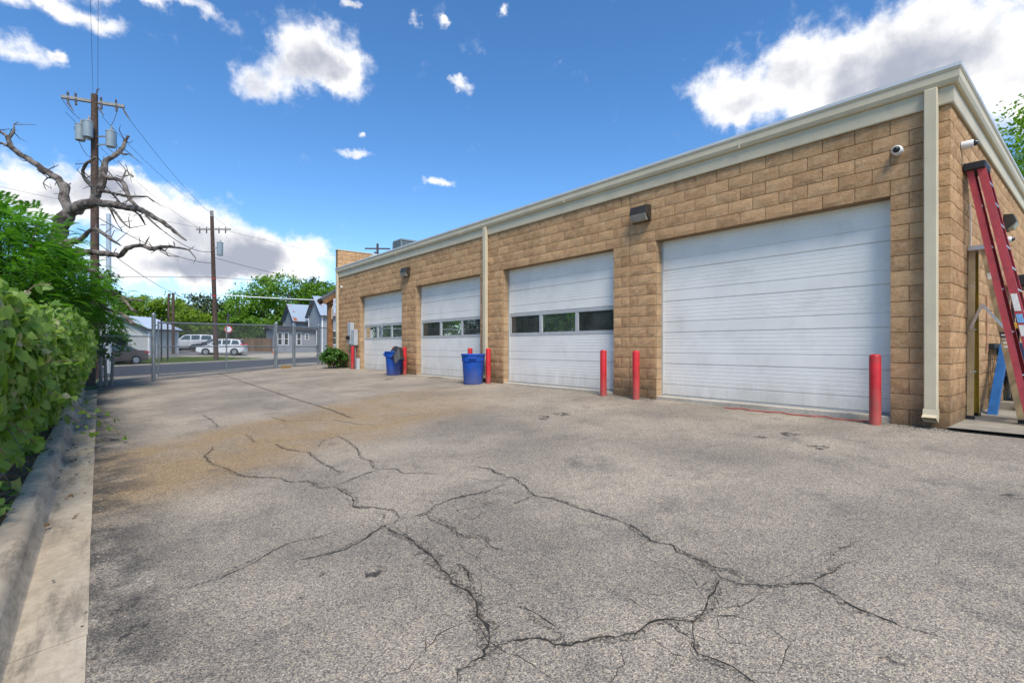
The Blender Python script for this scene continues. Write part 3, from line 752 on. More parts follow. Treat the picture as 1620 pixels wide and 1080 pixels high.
# overhead doors
def rib_profile(h, face):
    """(x, z) outline of one ribbed steel section"""
    p = []
    def at(z, d): p.append((face + d, z))
    at(0, .016); at(.006, .016); at(.014, 0)
    g1 = h * .335
    at(g1 - .010, 0); at(g1 - .004, .010); at(g1 + .006, .010); at(g1 + .013, 0)
    for k in range(5):
        z = g1 + (h - g1) * (k + 1) / 6; at(z - .009, 0); at(z, .003); at(z + .009, 0)
    at(h - .006, 0); at(h - .001, .016)
    return p
FX = XF + .20
Z0 = .10; SH = (DROWS * HZ - Z0 + .02) / 5
for di, (a, b) in enumerate(OPEN):
    ya, yb = YC + a * BL, YC + b * BL
    dm = MB()
    dm.box(FX - .02, FX + .03, yb - .035, yb - .006, Z0, DROWS * HZ).box(FX - .02, FX + .03, ya + .002, ya + .03, Z0, DROWS * HZ)
    dm.box(FX + .003, FX + .04, ya + .03, yb - .035, Z0 - .02, Z0 + .012)
    door = dm.build('door', DOORF, bld)
    door['label'] = ['widest-looking solid white ribbed overhead door', 'white overhead door with three panes, between the lone middle bollards', 'white overhead door with three panes behind the blue bin', 'white overhead door nearest the meter cabinet'][di]
    for s_ in range(5):
        zb = Z0 + .008 + s_ * SH
        if s_ == 2 and di > 0:
            fr = MB(); y0, y1 = ya + .01, yb - .02; zt = zb + SH - .004
            fr.box(FX, FX + .05, y0, y1, zb, zb + .085).box(FX, FX + .05, y0, y1, zt - .075, zt)
            W = (y1 - y0)
            cuts = [y0, y0 + .07, y0 + W / 3 - .05, y0 + W / 3 + .05, y0 + 2 * W / 3 - .05, y0 + 2 * W / 3 + .05, y1 - .07, y1]
            for c0, c1 in ((0, 1), (2, 3), (4, 5), (6, 7)): fr.box(FX + .001, FX + .05, cuts[c0], cuts[c1], zb + .085, zt - .075)
            fr.build('window_section', DOORF, door, bevel=.006)
            for c0, c1 in ((1, 2), (3, 4), (5, 6)):
                MB().add([(FX + .022, cuts[c0], zb + .08), (FX + .022, cuts[c1], zb + .08), (FX + .022, cuts[c1], zt - .07), (FX + .022, cuts[c0], zt - .07)], [(0, 1, 2, 3)]).build('pane', GLASS, door)
            continue
        pr = rib_profile(SH, FX)
        m = MB(); loop = [(x, z + zb) for x, z in pr] + [(FX + .05, zb + SH), (FX + .05, zb)]
        m.loft([[(x, yy, z) for x, z in loop] for yy in (ya + .005, yb - .010)], True)
        m.build('section', DOORW, door)
    MB().box(XF + .02, FX + .3, ya - .05, yb + .05, -.1, Z0 - .012, .01).build('sill', WALK, door)
    # interior hint behind the panes
# things inside: a dark partition and a bench, seen only as shapes through the glass
MB().box(XF + 5.5, XF + 5.6, YC + .3, YE - .3, .09, 3.6).build('partition', M('interior_wall', (.16, .15, .13), .9), bld)

# timber porch on the street end
WOOD = M('stained_timber', (.26, .13, .055), .7, 0, .25, 6., .3, 50.)
SHING = M('porch_shingle', (.10, .095, .09), .9, 0, .25, 12., .4, 60.)
PY0, PY1 = YE + .85, YE + 1.55
po = MB().loft([[(7.82, yy, 3.10), (9.6, yy, 4.30), (9.6, yy, 4.42), (7.78, yy, 3.20)] for yy in (PY0, PY1)], True).build('porch_roof', SHING, bld)
for yy in (PY0 + .04, PY1 - .05):
    MB().bar((7.86, yy, 3.03), (9.6, yy, 4.20), .08, .17, (0, 0, 1)).build('rafter', WOOD, po)
MB().box(8.16, 8.32, PY0 + .1, PY1 - .1, 2.98, 3.22).build('beam', WOOD, po)
MB().box(8.14, 8.36, YE + 1.05, YE + 1.27, gz(8.2, YE + 1.2) - .1, 3.0, .01).build('porch_post', WOOD, bld)
MB().tube([(8.3, YE + .9, 2.9), (8.25, YE + .9, 2.75), (8.25, YE + .9, 2.3)], .03, 8).build('conduit', TRIM, po)
# concrete pad round the end of the building
pad = grid('concrete_pad', lin(8.05, 20.5, 20), [.10, .104, .12] + lin(.3, 1.302, 4), lambda a, b: (a, b, -.08 if b < .102 else (.022 if b < .11 else .035)), SLAB)
tag(pad, kind='structure')

# ------------------------------------------------------------------ things round the building
RED = M('red_bollard_paint', (.50, .018, .022), .45, 0, .14, 5., .08, 30., dirt=.30, splash=.45)
BINB = M('blue_bin_plastic', (.006, .07, .36), .5, 0, .16, 5., .08, 40., dirt=.30, splash=.4)
BLACKP = M('black_plastic', (.018, .018, .020), .5)
RUBBER = M('grey_black_sheet', (.030, .031, .034), .55, 0, .3, 8., .3, 20.)
bol = [(7.95, 2.02, 'red steel bollard by the corner downspout, beside the solid white door'),
       (7.93, 5.84, 'red steel bollard beside the solid white door, under the wall light'),
       (7.95, 6.66, 'red steel bollard left of the pier control joint, before a windowed door'),
       (7.95, 10.58, 'red bollard touching the tall blue bin by the middle downspout'),
       (7.95, 11.42, 'red bollard half hidden behind the blue bin without a sheet'),
       (7.95, 15.28, 'red bollard under the black sheet that hangs off a blue bin'),
       (7.95, 16.06, 'red bollard whose tip shows behind the bin with a black sheet'),
       (7.95, 19.78, 'red steel bollard standing in front of the grey meter cabinet')]
for x, y, lab in bol:
    z = gz(x, y); m = MB()
    m.lathe(x, y, [(.067, z - .1), (.067, z + .905), (.062, z + .92), (.045, z + .932), (.0, z + .936)], 24, False)
    o = m.build('bollard', RED, None, smooth=True)
    tag(o, lab, 'bollard', 'red bollards guarding the door jambs')
def bin_at(x, y, rot, label):
    z = gz(x, y); t = thing('trash_bin', label, 'trash bin', (x, y, z), 'blue trash bins by the bollards')
    b = MB(); b.lathe(x, y, [(.0, z + .012), (.235, z + .012), (.245, z + .0), (.252, z + .02), (.286, z + .58), (.287, z + .60), (.302, z + .605), (.306, z + .76), (.296, z + .76), (.285, z + .60), (.245, z + .05), (.0, z + .05)], 40, False)
    b.build('body', BINB, t, smooth=True)
    r = MB(); r.lathe(x, y, [(.300, z + .755), (.325, z + .752), (.328, z + .785), (.318, z + .798), (.296, z + .795), (.296, z + .755)], 40, False)
    r.build('rim', BINB, t, smooth=True)
    for k in (0, 1):
        a = rot + k * math.pi; ca, sa = math.cos(a), math.sin(a)
        def L(u, o, zz): return (x + ca * o - sa * u, y + sa * o + ca * u, z + zz)
        h = MB()
        h.bar(L(-.085, .30, .70), L(-.085, .355, .70), .022, .05); h.bar(L(.085, .30, .70), L(.085, .355, .70), .022, .05)
        h.bar(L(-.097, .350, .70), L(.097, .350, .70), .026, .05)
        h.bar(L(-.085, .318, .62), L(-.085, .318, .76), .02, .03, (ca, sa, 0)); h.bar(L(.085, .318, .62), L(.085, .318, .76), .02, .03, (ca, sa, 0))
        h.build('handle', BINB, t, bevel=.005)
    return t
bin_at(7.66, 10.86, R(-128), 'round blue plastic trash bin with open top by the middle downspout')
bin_at(7.72, 15.58, R(150), 'round blue plastic trash bin with a black sheet hung over its rim')
# black sheet over the second bin and the bollard beside it
v = []; f = []
rk = random.Random(4); n1, n2 = 12, 9
for i in range(n1):
    for j in range(n2):
        u, w = i / (n1 - 1), j / (n2 - 1)
        yy = 15.62 - .62 * u; xx = 7.50 + .34 * w
        top = gz(7.7, 15.5) + .80 + .16 * math.sin(min(1, u * 1.25) * math.pi) ** .7 + .03 * math.sin(w * 5)
        drop = .42 * max(0, (1 - w * 2.2)) * (1 - abs(u - .42) * 1.1) + .28 * max(0, u - .72) / .28
        v.append((xx - .02 * math.sin(u * 9) - .05 * max(0, .4 - w), yy + .02 * math.sin(w * 8), top - drop + .012 * math.sin(u * 17 + w * 6)))
for i in range(n1 - 1):
    for j in range(n2 - 1):
        k = i * n2 + j; f.append((k, k + 1, k + n2 + 1, k + n2))
o = MB().add(v, f).build('plastic_sheet', RUBBER, None, smooth=True)
o.modifiers.new('thick', 'SOLIDIFY').thickness = .004
tag(o, 'crumpled black plastic sheet draped over blue bin rim and red bollard', 'plastic sheet')

# wall lights
BRONZE = M('dark_bronze_housing', (.045, .036, .028), .45, .2, .15, 6.)
LENS = M('yellowed_lens', (.30, .275, .225), .3, 0, .12, 10.)
def wall_light(face, u, z, w, label):
    t = thing('wall_light', label, 'wall light', (XF - .02, u, z) if face == 'F' else (u, YC - .02, z), 'wall pack lights on the block walls')
    def P(a, o, zz):      # along, outwards, up
        return (XF - .012 - o, u - a, z + zz) if face == 'F' else (u + a, YC - .012 - o, z + zz)
    h = w * .78; hw = w / 2
    m = MB(); m.loft([[P(-hw, 0, -h / 2), P(hw, 0, -h / 2), P(hw, 0, h / 2), P(-hw, 0, h / 2)], [P(-hw, .04, -h / 2), P(hw, .04, -h / 2), P(hw, .04, h / 2), P(-hw, .04, h / 2)],
        [P(-hw * .97, .17, -.01), P(hw * .97, .17, -.01), P(hw * .97, .13, h * .46), P(-hw * .97, .13, h * .46)]], True)
    m.build('housing', BRONZE, t, bevel=.008)
    m = MB(); m.loft([[P(-hw * .86, .045, -h * .47), P(hw * .86, .045, -h * .47), P(hw * .9, .045, -.02), P(-hw * .9, .045, -.02)],
        [P(-hw * .82, .12, -h * .44), P(hw * .82, .12, -h * .44), P(hw * .9, .175, -.018), P(-hw * .9, .175, -.018)]], True)
    m.build('lens', LENS, t, bevel=.01)
wall_light('F', 5.86, 3.60, .40, 'brown wall light with yellowed lens above the pier beside the solid door')
wall_light('F', 15.52, 3.58, .42, 'brown wall light with yellowed lens between the two farthest doors')
wall_light('E', 13.0, 3.32, .36, 'dark wall light on the end wall beyond the red ladder')
# cameras
WHITEP = M('white_plastic', (.72, .72, .70), .35, 0, .04, 4.)
DOMEB = M('smoked_dome', (.02, .02, .022), .12)
def dome_cam(face, u, z, r, label):
    t = thing('security_camera', label, 'camera', (XF - .02, u, z) if face == 'F' else (u, YC - .02, z), 'white dome cameras on the walls')
    rot = Matrix.Translation((XF - .012, u, z)) @ Matrix.Rotation(R(-90), 4, 'Y') if face == 'F' else Matrix.Translation((u, YC - .012, z)) @ Matrix.Rotation(R(90), 4, 'X')
    MB().lathe(0, 0, [(r, 0), (r, .05), (r * .93, .075), (r * .72, .09), (.0, .09)], 24, False).xform(rot).build('housing', WHITEP, t, smooth=True)
    MB().lathe(0, 0, [(r * .68, .088), (r * .62, .105), (r * .42, .125), (r * .2, .133), (.0, .135)], 20, False).xform(rot).build('dome', DOMEB, t, smooth=True)
dome_cam('F', 1.82, 3.62, .062, 'round white dome camera above the solid door, beside the corner downspout')
dome_cam('F', YE - .55, 3.62, .05, 'tiny white camera at the street end of the block wall')
t = thing('security_camera', 'white dome camera on a stub arm above the red ladder', 'camera', (8.85, YC, 3.70), 'white dome cameras on the walls')
rot = Matrix.Translation((8.85, YC - .012, 3.70)) @ Matrix.Rotation(R(90), 4, 'X')
MB().lathe(0, 0, [(.052, 0), (.052, .11), (.046, .122), (.0, .125)], 20, False).xform(rot).build('housing', WHITEP, t, smooth=True)
MB().lathe(0, 0, [(.038, .118), (.036, .14), (.025, .16), (.0, .166)], 20, False).xform(rot).build('dome', DOMEB, t, smooth=True)
dome_cam('E', 13.05, 3.02, .06, 'white dome camera fixed below the end-wall light')

# meter cabinet
CAB = M('grey_cabinet_paint', (.42, .44, .45), .45, 0, .06, 4., dirt=.1)
t = thing('electric_meter', 'grey electric meter cabinet with conduits on the block wall behind a bollard', 'electric meter', (8.1, 20.1, .2))
MB().box(7.99, 8.16, 20.1, 20.42, 1.12, 2.02, .012).build('tall_cabinet', CAB, t)
MB().box(8.0, 8.16, 19.72, 20.06, 1.08, 1.72, .012).build('short_cabinet', CAB, t)
mt = MB().lathe(0, 0, [(.085, 0), (.085, .05), (.075, .12), (.0, .13)], 20, False).xform(Matrix.Translation((7.99, 20.24, 1.40)) @ Matrix.Rotation(R(-90), 4, 'Y')).build('meter_dial', DOMEB, t, smooth=True)
for yy, r in ((20.2, .025), (20.32, .02), (19.86, .035)):
    MB().tube([(8.10, yy, gz(8.1, yy) - .05), (8.10, yy, 1.15)], r, 10).build('conduit', GALV, t, smooth=True)
MB().box(8.02, 8.15, 19.5, 19.62, .1, .55, .01).build('junction_box', CAB, t)
# air conditioner on the roof
AC = M('condenser_metal', (.20, .23, .23), .5, .3, .1, 5.)
ax, ay, az = 10.0, 19.55, T0 + .42
t = thing('air_conditioner', 'grey louvred air conditioner condenser standing on the roof', 'air conditioner', (ax, ay, az))
MB().box(ax + .03, ax + .77, ay + .03, ay + .77, az, az + 1.12, .02).build('casing', M('condenser_core', (.06, .065, .065), .6), t)
MB().box(ax, ax + .8, ay, ay + .8, az + 1.12, az + 1.2, .015).build('top_cover', AC, t)
for k in range(13):
    z = az + .1 + k * .078
    m = MB(); m.box(ax, ax + .8, ay, ay + .03, z, z + .045); m.box(ax, ax + .03, ay + .03, ay + .8, z, z + .045); m.build('louvre', AC, t)
m = MB()
for cx, cy in ((0, 0), (.76, 0), (0, .76)): m.box(ax + cx - .004, ax + cx + .044, ay + cy - .004, ay + cy + .044, az, az + 1.12)
m.build('corner_post', AC, t)
t = thing('roof_vent', 'low white roof hood beside the air conditioner', 'roof vent', (9.6, 20.9, T0 + .4))
MB().loft([[(9.3, 20.6, T0 + .4), (9.9, 20.6, T0 + .4), (9.9, 21.3, T0 + .4), (9.3, 21.3, T0 + .4)], [(9.3, 20.6, T0 + .95), (9.9, 20.6, T0 + .95), (9.9, 21.3, T0 + .95), (9.3, 21.3, T0 + .95)], [(9.4, 20.75, T0 + 1.05), (9.8, 20.75, T0 + 1.05), (9.8, 21.2, T0 + 1.05), (9.4, 21.2, T0 + 1.05)]], True).build('hood', WHITEP, t)
MB().tube([(9.75, 20.2, T0 + .4), (9.75, 20.2, T0 + 1.1)], .09, 12).build('pipe', GALV, t)

# ladders on the pad
FRP_R = M('red_fibreglass', (.42, .055, .065), .5, 0, .14, 10., .1, 60., dirt=.25)
FRP_RD = M('dark_red_fibreglass', (.25, .012, .018), .5, 0, .14, 10.)
FRP_T = M('tan_fibreglass', (.40, .30, .165), .6, 0, .14, 6., .1, 60., dirt=.25)
FRP_Y = M('yellow_fibreglass', (.42, .27, .02), .5, 0, .12, 6., dirt=.2)
ALU = M('aluminium', (.55, .55, .56), .35, .85, .1, 10.)
PAPER = M('label_paper', (.72, .70, .64), .6, 0, .1, 30., dirt=.2)
STKB = M('blue_sticker', (.18, .38, .62), .5, 0, .2, 40.)
INK = M('label_ink', (.03, .03, .03), .6)
def channel(a, b, w, dpt, up, m=None, th=.006):
    """C-section rail: web w wide, flanges dpt deep pointing along 'up' rotated into the ladder"""
    m = m or MB(); a = Vector(a); b = Vector(b); d = (b - a).normalized(); u = Vector(up).normalized(); w_ = d.cross(u).normalized()
    sec = [(-w / 2, 0), (w / 2, 0), (w / 2, dpt), (w / 2 - th, dpt), (w / 2 - th, th), (-w / 2 + th, th), (-w / 2 + th, dpt), (-w / 2, dpt)]
    m.loft([[tuple(p + w_ * s_ + u * o_) for s_, o_ in sec] for p in (a, b)], True); return m
ZP = .036
def stepladder(label, name, xl_t, wt, xl_b, wb, y_top_f, y_top_r, y_bf, y_br, zt, nstep, mf, mr, mcap, cap_h, rail):
    t = thing(name, label, 'ladder', ((xl_b + wb / 2), (y_bf + y_br) / 2, ZP))
    for sgn in (0, 1):
        ft = (xl_t + sgn * wt, y_top_f, zt); fb = (xl_b + sgn * wb, y_bf, ZP)
        rt = (xl_t + sgn * wt + (.02 if sgn == 0 else -.02), y_top_r, zt); rb_ = (xl_b + sgn * wb + (.02 if sgn == 0 else -.02), y_br, ZP)
        up = (1, 0, 0) if sgn == 0 else (-1, 0, 0)
        channel(fb, ft, rail, .03, up).build('front_rail', mf, t)
        channel(rb_, rt, rail * .78, .028, up).build('rear_rail', mr if sgn else mf, t)
        for bb in (fb, rb_):
            MB().box(bb[0] - .012, bb[0] + .042 if sgn == 0 else bb[0] + .012, bb[1] - rail * .55, bb[1] + rail * .55, ZP - .002, ZP + .05).build('foot', BLACKP, t)
    for k in range(1, nstep + 1):
        f_ = k / (nstep + 1)
        xa = xl_b + (xl_t - xl_b) * f_; ww = wb + (wt - wb) * f_; yy = y_bf + (y_top_f - y_bf) * f_; z = ZP + (zt - ZP) * f_
        MB().box(xa + .004, xa + ww - .004, yy - .04, yy + .04, z, z + .022).build('step', ALU, t, bevel=.004)
        if k % 2 == 0:
            yr = y_br + (y_top_r - y_br) * f_
            MB().tube([(xa + .02, yr, z + .05), (xa + ww - .02, yr, z + .05)], .011, 8).build('rear_brace', ALU, t)
    MB().box(xl_t - .03, xl_t + wt + .03, min(y_top_f, y_top_r) - .06, max(y_top_f, y_top_r) + .05, zt - cap_h, zt + .012, .012).build('top_cap', mcap, t)
    return t
red = stepladder('tall red fibreglass stepladder folded and leaning on the end wall', 'stepladder', 8.93, .36, 8.95, .62, 1.12, 1.235, .50, .66, 3.46, 11, FRP_R, FRP_RD, BLACKP, .09, .085)
tan = stepladder('tan stepladder standing half open against the end wall', 'stepladder', 9.24, .32, 9.16, .55, 1.12, 1.24, .74, 1.25, 2.40, 7, FRP_T, FRP_Y, ALU, .06, .085)
# spreader of the tan ladder
sp = MB()
for a, b in (((9.20, 1.245, 1.28), (9.19, 1.13, 1.60)), ((9.19, 1.13, 1.60), (9.18, .915, 1.28))): sp.bar(a, b, .008, .032)
sp.build('spreader', ALU, tan)
def sticker(par, x, ya, za, wy, hz, mat, slope):
    """label on the outer web of a leaning rail, following its lean"""
    MB().add([(x, ya, za), (x, ya - wy, za - .0), (x, ya - wy - slope * hz, za - hz), (x, ya - slope * hz, za - hz)], [(0, 1, 2, 3)]).build('label_sticker', mat, par)
def on_rail(z, yb, yt, zt, half): f_ = (z - ZP) / (zt - ZP); return yb + (yt - yb) * f_ + half
sl = (1.12 - .50) / 3.42
for z, h, mt_ in ((1.70, .22, PAPER), (1.44, .11, STKB), (1.30, .14, PAPER)):
    xx = 8.95 + (8.93 - 8.95) * z / 3.46 - .003
    sticker(red, xx, on_rail(z, .50, 1.12, 3.46, .034), z, .06, h, mt_, sl)
sl2 = (1.12 - .74) / 2.36
for z, h, mt_ in ((2.02, .11, PAPER), (1.22, .22, INK)):
    xx = 9.16 + .08 * z / 2.4 - .003
    sticker(tan, xx, on_rail(z, .74, 1.12, 2.40, .032), z, .06, h, mt_, sl2)
for k in range(4):
    z = 1.195 - k * .052; xx = 9.16 + .08 * z / 2.4 - .005
    sticker(tan, xx, on_rail(z, .74, 1.12, 2.40, .022), z, .042, .026, PAPER, sl2)
o = MB().tube([(9.26, 1.26, 3.0), (9.262, 1.25, 2.7), (9.258, 1.25, 2.41)], .006, 6).build('hanging_cord', WHITEP, None)
tag(o, 'thin white cord hanging down the wall above the tan ladder', 'cord')
BLUEP = M('blue_plank_paint', (.004, .075, .23), .5, 0, .15, 6., dirt=.15)
m = MB(); channel((10.05, 1.13, ZP), (11.35, 1.10, 1.28), .11, .05, (.68, -.02, -.72), m, .012)
o = m.build('blue_channel', BLUEP, None, bevel=.004); tag(o, 'bright blue metal channel leaning behind the tan ladder', 'channel')
o = MB().box(10.86, 10.92, 1.27, 1.285, .95, 1.85).build('wood_strip', M('raw_wood_strip', (.46, .25, .15), .8, 0, .2, 8.), None)
tag(o, 'thin orange wood strip standing flat against the end wall', 'wood strip')
# black pallet and a boxed tool at the far right
t = thing('plastic_pallet', 'black plastic pallet leaning on the end wall behind the ladders', 'pallet', (12.0, .9, ZP))
for k in range(6):
    x = 11.0 + k * .22
    MB().bar((x, .80, ZP + .02), (x + .12, 1.24, 1.05), .10, .03, (0, 1, .3)).build('slat', BLACKP, t)
for f_ in (.08, .5, .92):
    MB().bar((10.92 + .12 * f_, .84 + .44 * f_, ZP + .05 + 1.03 * f_), (12.25 + .12 * f_, .84 + .44 * f_, ZP + .05 + 1.03 * f_), .07, .09).build('runner', BLACKP, t)
MB().box(10.6, 12.2, .62, .78, ZP, ZP + .14, .01).build('base_rail', BLACKP, t)
t = thing('tool_cart', 'dark wheeled cart with yellow edge standing beyond the ladders', 'cart', (13.2, .9, ZP))
MB().box(12.8, 13.6, .55, 1.2, .3, 1.1, .02).build('cart_body', M('cart_blue', (.03, .06, .13), .5), t)
MB().box(12.78, 13.62, .53, 1.22, 1.36, 1.46, .01).build('yellow_tray', M('cart_yellow', (.55, .33, .02), .5), t)
for x in (12.82, 13.54):
    for y in (.57, 1.14): MB().box(x, x + .05, y, y + .05, ZP, 2.1).build('upright', BLACKP, t)
MB().box(12.7, 13.7, .50, 1.23, 2.1, 2.32, .03).build('top_bin', BLACKP, t)
# red air hose on the sill of the solid door
pts = [(7.99 + .03 * math.sin(k * 1.9), 1.98 + k * .09, gz(8., 2.2) + .022 + .006 * math.sin(k)) for k in range(25)]
o = MB().tube(pts, .009, 6).build('air_hose', M('red_hose', (.40, .05, .04), .5), None, smooth=True)
tag(o, 'thin red air hose lying along the sill of the solid door', 'hose')

# ------------------------------------------------------------------ chain-link
WIRE = M('chain_link_wire', (.17, .18, .19), .5, .5, .1, 10.)
PIPE = M('galvanised_pipe', (.24, .27, .29), .45, .5, .12, 6.)
def chain_link(P0, P1, b0, t0, b1, t1, name, parent, pitch=.085, r=.0042):
    """woven diagonals between two uprights; b/t = bottom and top heights at either end"""
    P0 = Vector((P0[0], P0[1])); P1 = Vector((P1[0], P1[1])); L = (P1 - P0).length; d = (P1 - P0) / L; nn = Vector((-d.y, d.x))
    h = t0 - b0; v = []; q = []
    def pt(a, fz, o):
        a = max(0, min(L, a)); bz = b0 + (b1 - b0) * a / L; tz = t0 + (t1 - t0) * a / L
        p = P0 + d * a + nn * o; return (p.x, p.y, bz + (tz - bz) * fz)
    n = int((L + h) / pitch) + 1
    for sgn in (1, -1):
        for k in range(n):
            a0 = -h + k * pitch if sgn > 0 else k * pitch
            a1 = a0 + h * sgn; f0, f1 = 0., 1.
            if sgn > 0:
                if a0 < 0: f0 = -a0 / h; a0 = 0
                if a1 > L: f1 = 1 - (a1 - L) / h; a1 = L
            else:
                if a0 > L: f0 = (a0 - L) / h; a0 = L
                if a1 < 0: f1 = 1 - (-a1) / h; a1 = 0
            if f1 - f0 < .02: continue
            A = Vector(pt(a0, f0, sgn * .002)); B = Vector(pt(a1, f1, sgn * .002)); e = (B - A).normalized()
            u = Vector((nn.x, nn.y, 0)); w = e.cross(u).normalized(); k0 = len(v)
            for p in (A, B):
                for c_, s_ in ((1, 0), (0, 1), (-1, 0), (0, -1)): v.append(tuple(p + (u * c_ + w * s_) * r))
            for j in range(4): q.append((k0 + j, k0 + (j + 1) % 4, k0 + 4 + (j + 1) % 4, k0 + 4 + j))
    o = fast_mesh(name, v, q, WIRE, parent); o['kind'] = 'stuff'; return o
def post(x, y, top, r, parent, name='post', cap=True):
    z = gz(x, y); m = MB(); pr = [(r, z - .1), (r, top)]
    if cap: pr += [(r * 1.15, top), (r * 1.15, top + r * .6), (r * .6, top + r * 1.5), (0, top + r * 1.7)]
    return m.lathe(x, y, pr, 12, False).build(name, PIPE, parent, smooth=True)
def rail(a, b, r, parent, name='rail'): return MB().tube([a, b], r, 8).build(name, PIPE, parent, smooth=True)
G0, G1 = Vector((1.45, 21.19)), Vector((6.04, 23.67)); GD = (G1 - G0).normalized()
gate = thing('chain_link_gate', 'wide chain-link vehicle gate closed across the lot entrance', 'gate', (3.7, 22.4, -.1))
a = G0 + GD * .16; b = G1 - GD * .10
za, zb_ = (.03, 1.86), (.12, 1.95)
def gp(f_, fz): p = a + (b - a) * f_; lo = za[0] + (zb_[0] - za[0]) * f_; hi = za[1] + (zb_[1] - za[1]) * f_; return (p.x, p.y, lo + (hi - lo) * fz)
rail(gp(0, 1), gp(1, 1), .028, gate, 'top_rail'); rail(gp(0, 0), gp(1, 0), .028, gate, 'bottom_rail'); rail(gp(0, .545), gp(1, .50), .022, gate, 'middle_rail')
for f_ in (0, .53, 1): rail(gp(f_, -.02), gp(f_, 1.03), .026, gate, 'upright')
chain_link(a, b, za[0], za[1] + .06, zb_[0], zb_[1] + .06, 'wire_mesh', gate)
for fz in (.08, .95):
    p = gp(0, fz); MB().tube([p, (G0.x, G0.y, p[2])], .02, 6).build('hinge', PIPE, gate)
for fz in (.3, .75):
    p = gp(1, fz); MB().tube([p, (G1.x, G1.y, p[2])], .014, 6).build('latch', PIPE, gate)
fen = thing('chain_link_fence', 'low chain-link fence between the gate post and the overgrown curb', 'fence', (.5, 20.7, -.2))
post(G0.x, G0.y, 2.1, .062, fen, 'gate_post')
E0 = Vector((-.42, 20.18))
rail((G0.x, G0.y, 1.38), (E0.x, E0.y, 1.36), .022, fen, 'top_rail')
chain_link(E0, G0, gz(*E0) + .03, 1.36, gz(*G0) + .03, 1.38, 'wire_mesh', fen)
post(E0.x, E0.y, 1.40, .032, fen, 'end_post')
fen2 = thing('chain_link_fence', 'short chain-link fence with walk gate beside the building end', 'fence', (7.2, 24.2, .05))
PP = [(6.04, 23.67, .058), (6.9, 24.15, .05), (8.2, 24.62, .05), (8.95, 24.85, .04)]
for x, y, r in PP: post(x, y, 2.03, r, fen2)
for (x, y, _), (x2, y2, _) in zip(PP[:-1], PP[1:]):
    rail((x, y, 1.95), (x2, y2, 1.95), .022, fen2, 'top_rail')
    chain_link((x, y), (x2, y2), gz(x, y) + .06, 1.96, gz(x2, y2) + .06, 1.96, 'wire_mesh', fen2)
wg = thing('walk_gate', 'narrow chain-link walk gate between two tall posts', 'gate', (7.5, 24.3, .05))
wa, wb = Vector((6.97, 24.12)), Vector((8.12, 24.55))
for p in (wa, wb): rail((p.x, p.y, .14), (p.x, p.y, 1.93), .022, wg, 'upright')
for z in (.14, 1.02, 1.91): rail((wa.x, wa.y - .03, z), (wb.x, wb.y - .03, z), .02, wg)
sf = thing('chain_link_fence', 'chain-link fence buried under the vine along the curb', 'fence', (-.75, 11, -.2))
for k, y in enumerate((4.2, 7.2, 10.2, 13.2, 16.2, 19.2)): post(-.75, y, 1.55, .03, sf)
for k in range(5):
    y = 4.2 + 3 * k
    rail((-.75, y, 1.52), (-.75, y + 3, 1.52), .021, sf, 'top_rail')
    chain_link((-.75, y), (-.75, y + 3), gz(-.75, y) + .09, 1.52, gz(-.75, y + 3) + .09, 1.52, 'wire_mesh', sf)
# stakes of weathered wood leaning by the fence end
STK = M('grey_weathered_wood', (.38, .36, .32), .9, 0, .25, 10., .3, 60.)
for k, (x, y, h, tx) in enumerate(((.02, 20.7, .95, .03), (.17, 20.78, .82, -.02), (.30, 20.86, .98, .05))):
    o = MB().tube([(x, y, gz(x, y) - .1), (x + tx, y, gz(x, y) + h)], [.045, .04], 8).build('wood_stake', STK, None, smooth=True)
    tag(o, ['grey wood stake beside the fence end post', 'shortest grey wood stake of the three by the fence', 'leaning grey wood stake on the gate side of the other two'][k], 'stake', 'grey stakes at the fence end')
o = MB().loft([[(6.22, 23.25, .045), (6.62, 23.42, .045), (6.56, 23.57, .045), (6.16, 23.40, .045)], [(6.23, 23.26, .20), (6.61, 23.42, .19), (6.55, 23.56, .19), (6.17, 23.40, .20)]], True).build('stone_block', M('tan_stone', (.30, .19, .08), .9, 0, .3, 12., .6, 40.), None, bevel=.012)
tag(o, 'tan stone block wedged at the foot of the gate post', 'stone block')

# ------------------------------------------------------------------ poles and wires
CREO = M('creosoted_pole', (.085, .052, .038), .85, 0, .4, 9., .5, 60.)
XARM = M('weathered_crossarm', (.27, .26, .25), .85, 0, .2, 9.)
TANK = M('transformer_grey', (.27, .32, .35), .45, .1, .06, 5.)
INS = M('insulator', (.10, .085, .08), .35)
CABLE = M('black_cable', (.02, .02, .022), .6)
def can(x, y, z, r, h, parent):
    b = MB().lathe(x, y, [(0, z), (r * .98, z), (r, z + .03), (r, z + h - .03), (r * 1.06, z + h - .02), (r * 1.06, z + h + .01), (r * .8, z + h + .05), (0, z + h + .06)], 20, False).build('transformer', TANK, parent, smooth=True)
    MB().lathe(x + .04, y - .04, [(.04, z + h), (.055, z + h + .08), (.04, z + h + .16), (.05, z + h + .2), (.015, z + h + .26)], 10, True).build('bushing', XARM, b, smooth=True)
pA = thing('utility_pole', 'dark wooden utility pole carrying three grey transformers behind the dead tree', 'utility pole', (-.16, 30.65, -.4))
MB().tube([(-.16, 30.65, -.6), (-.16, 30.65, 6), (-.17, 30.66, 12.9)], [.19, .165, .13], 12).build('shaft', CREO, pA, smooth=True)
MB().bar((-1.35, 31.02, 12.58), (.94, 30.38, 12.58), .10, .13).build('crossarm', XARM, pA)
MB().bar((-1.35, 31.16, 12.60), (.94, 30.52, 12.60), .08, .11).build('crossarm', XARM, pA)
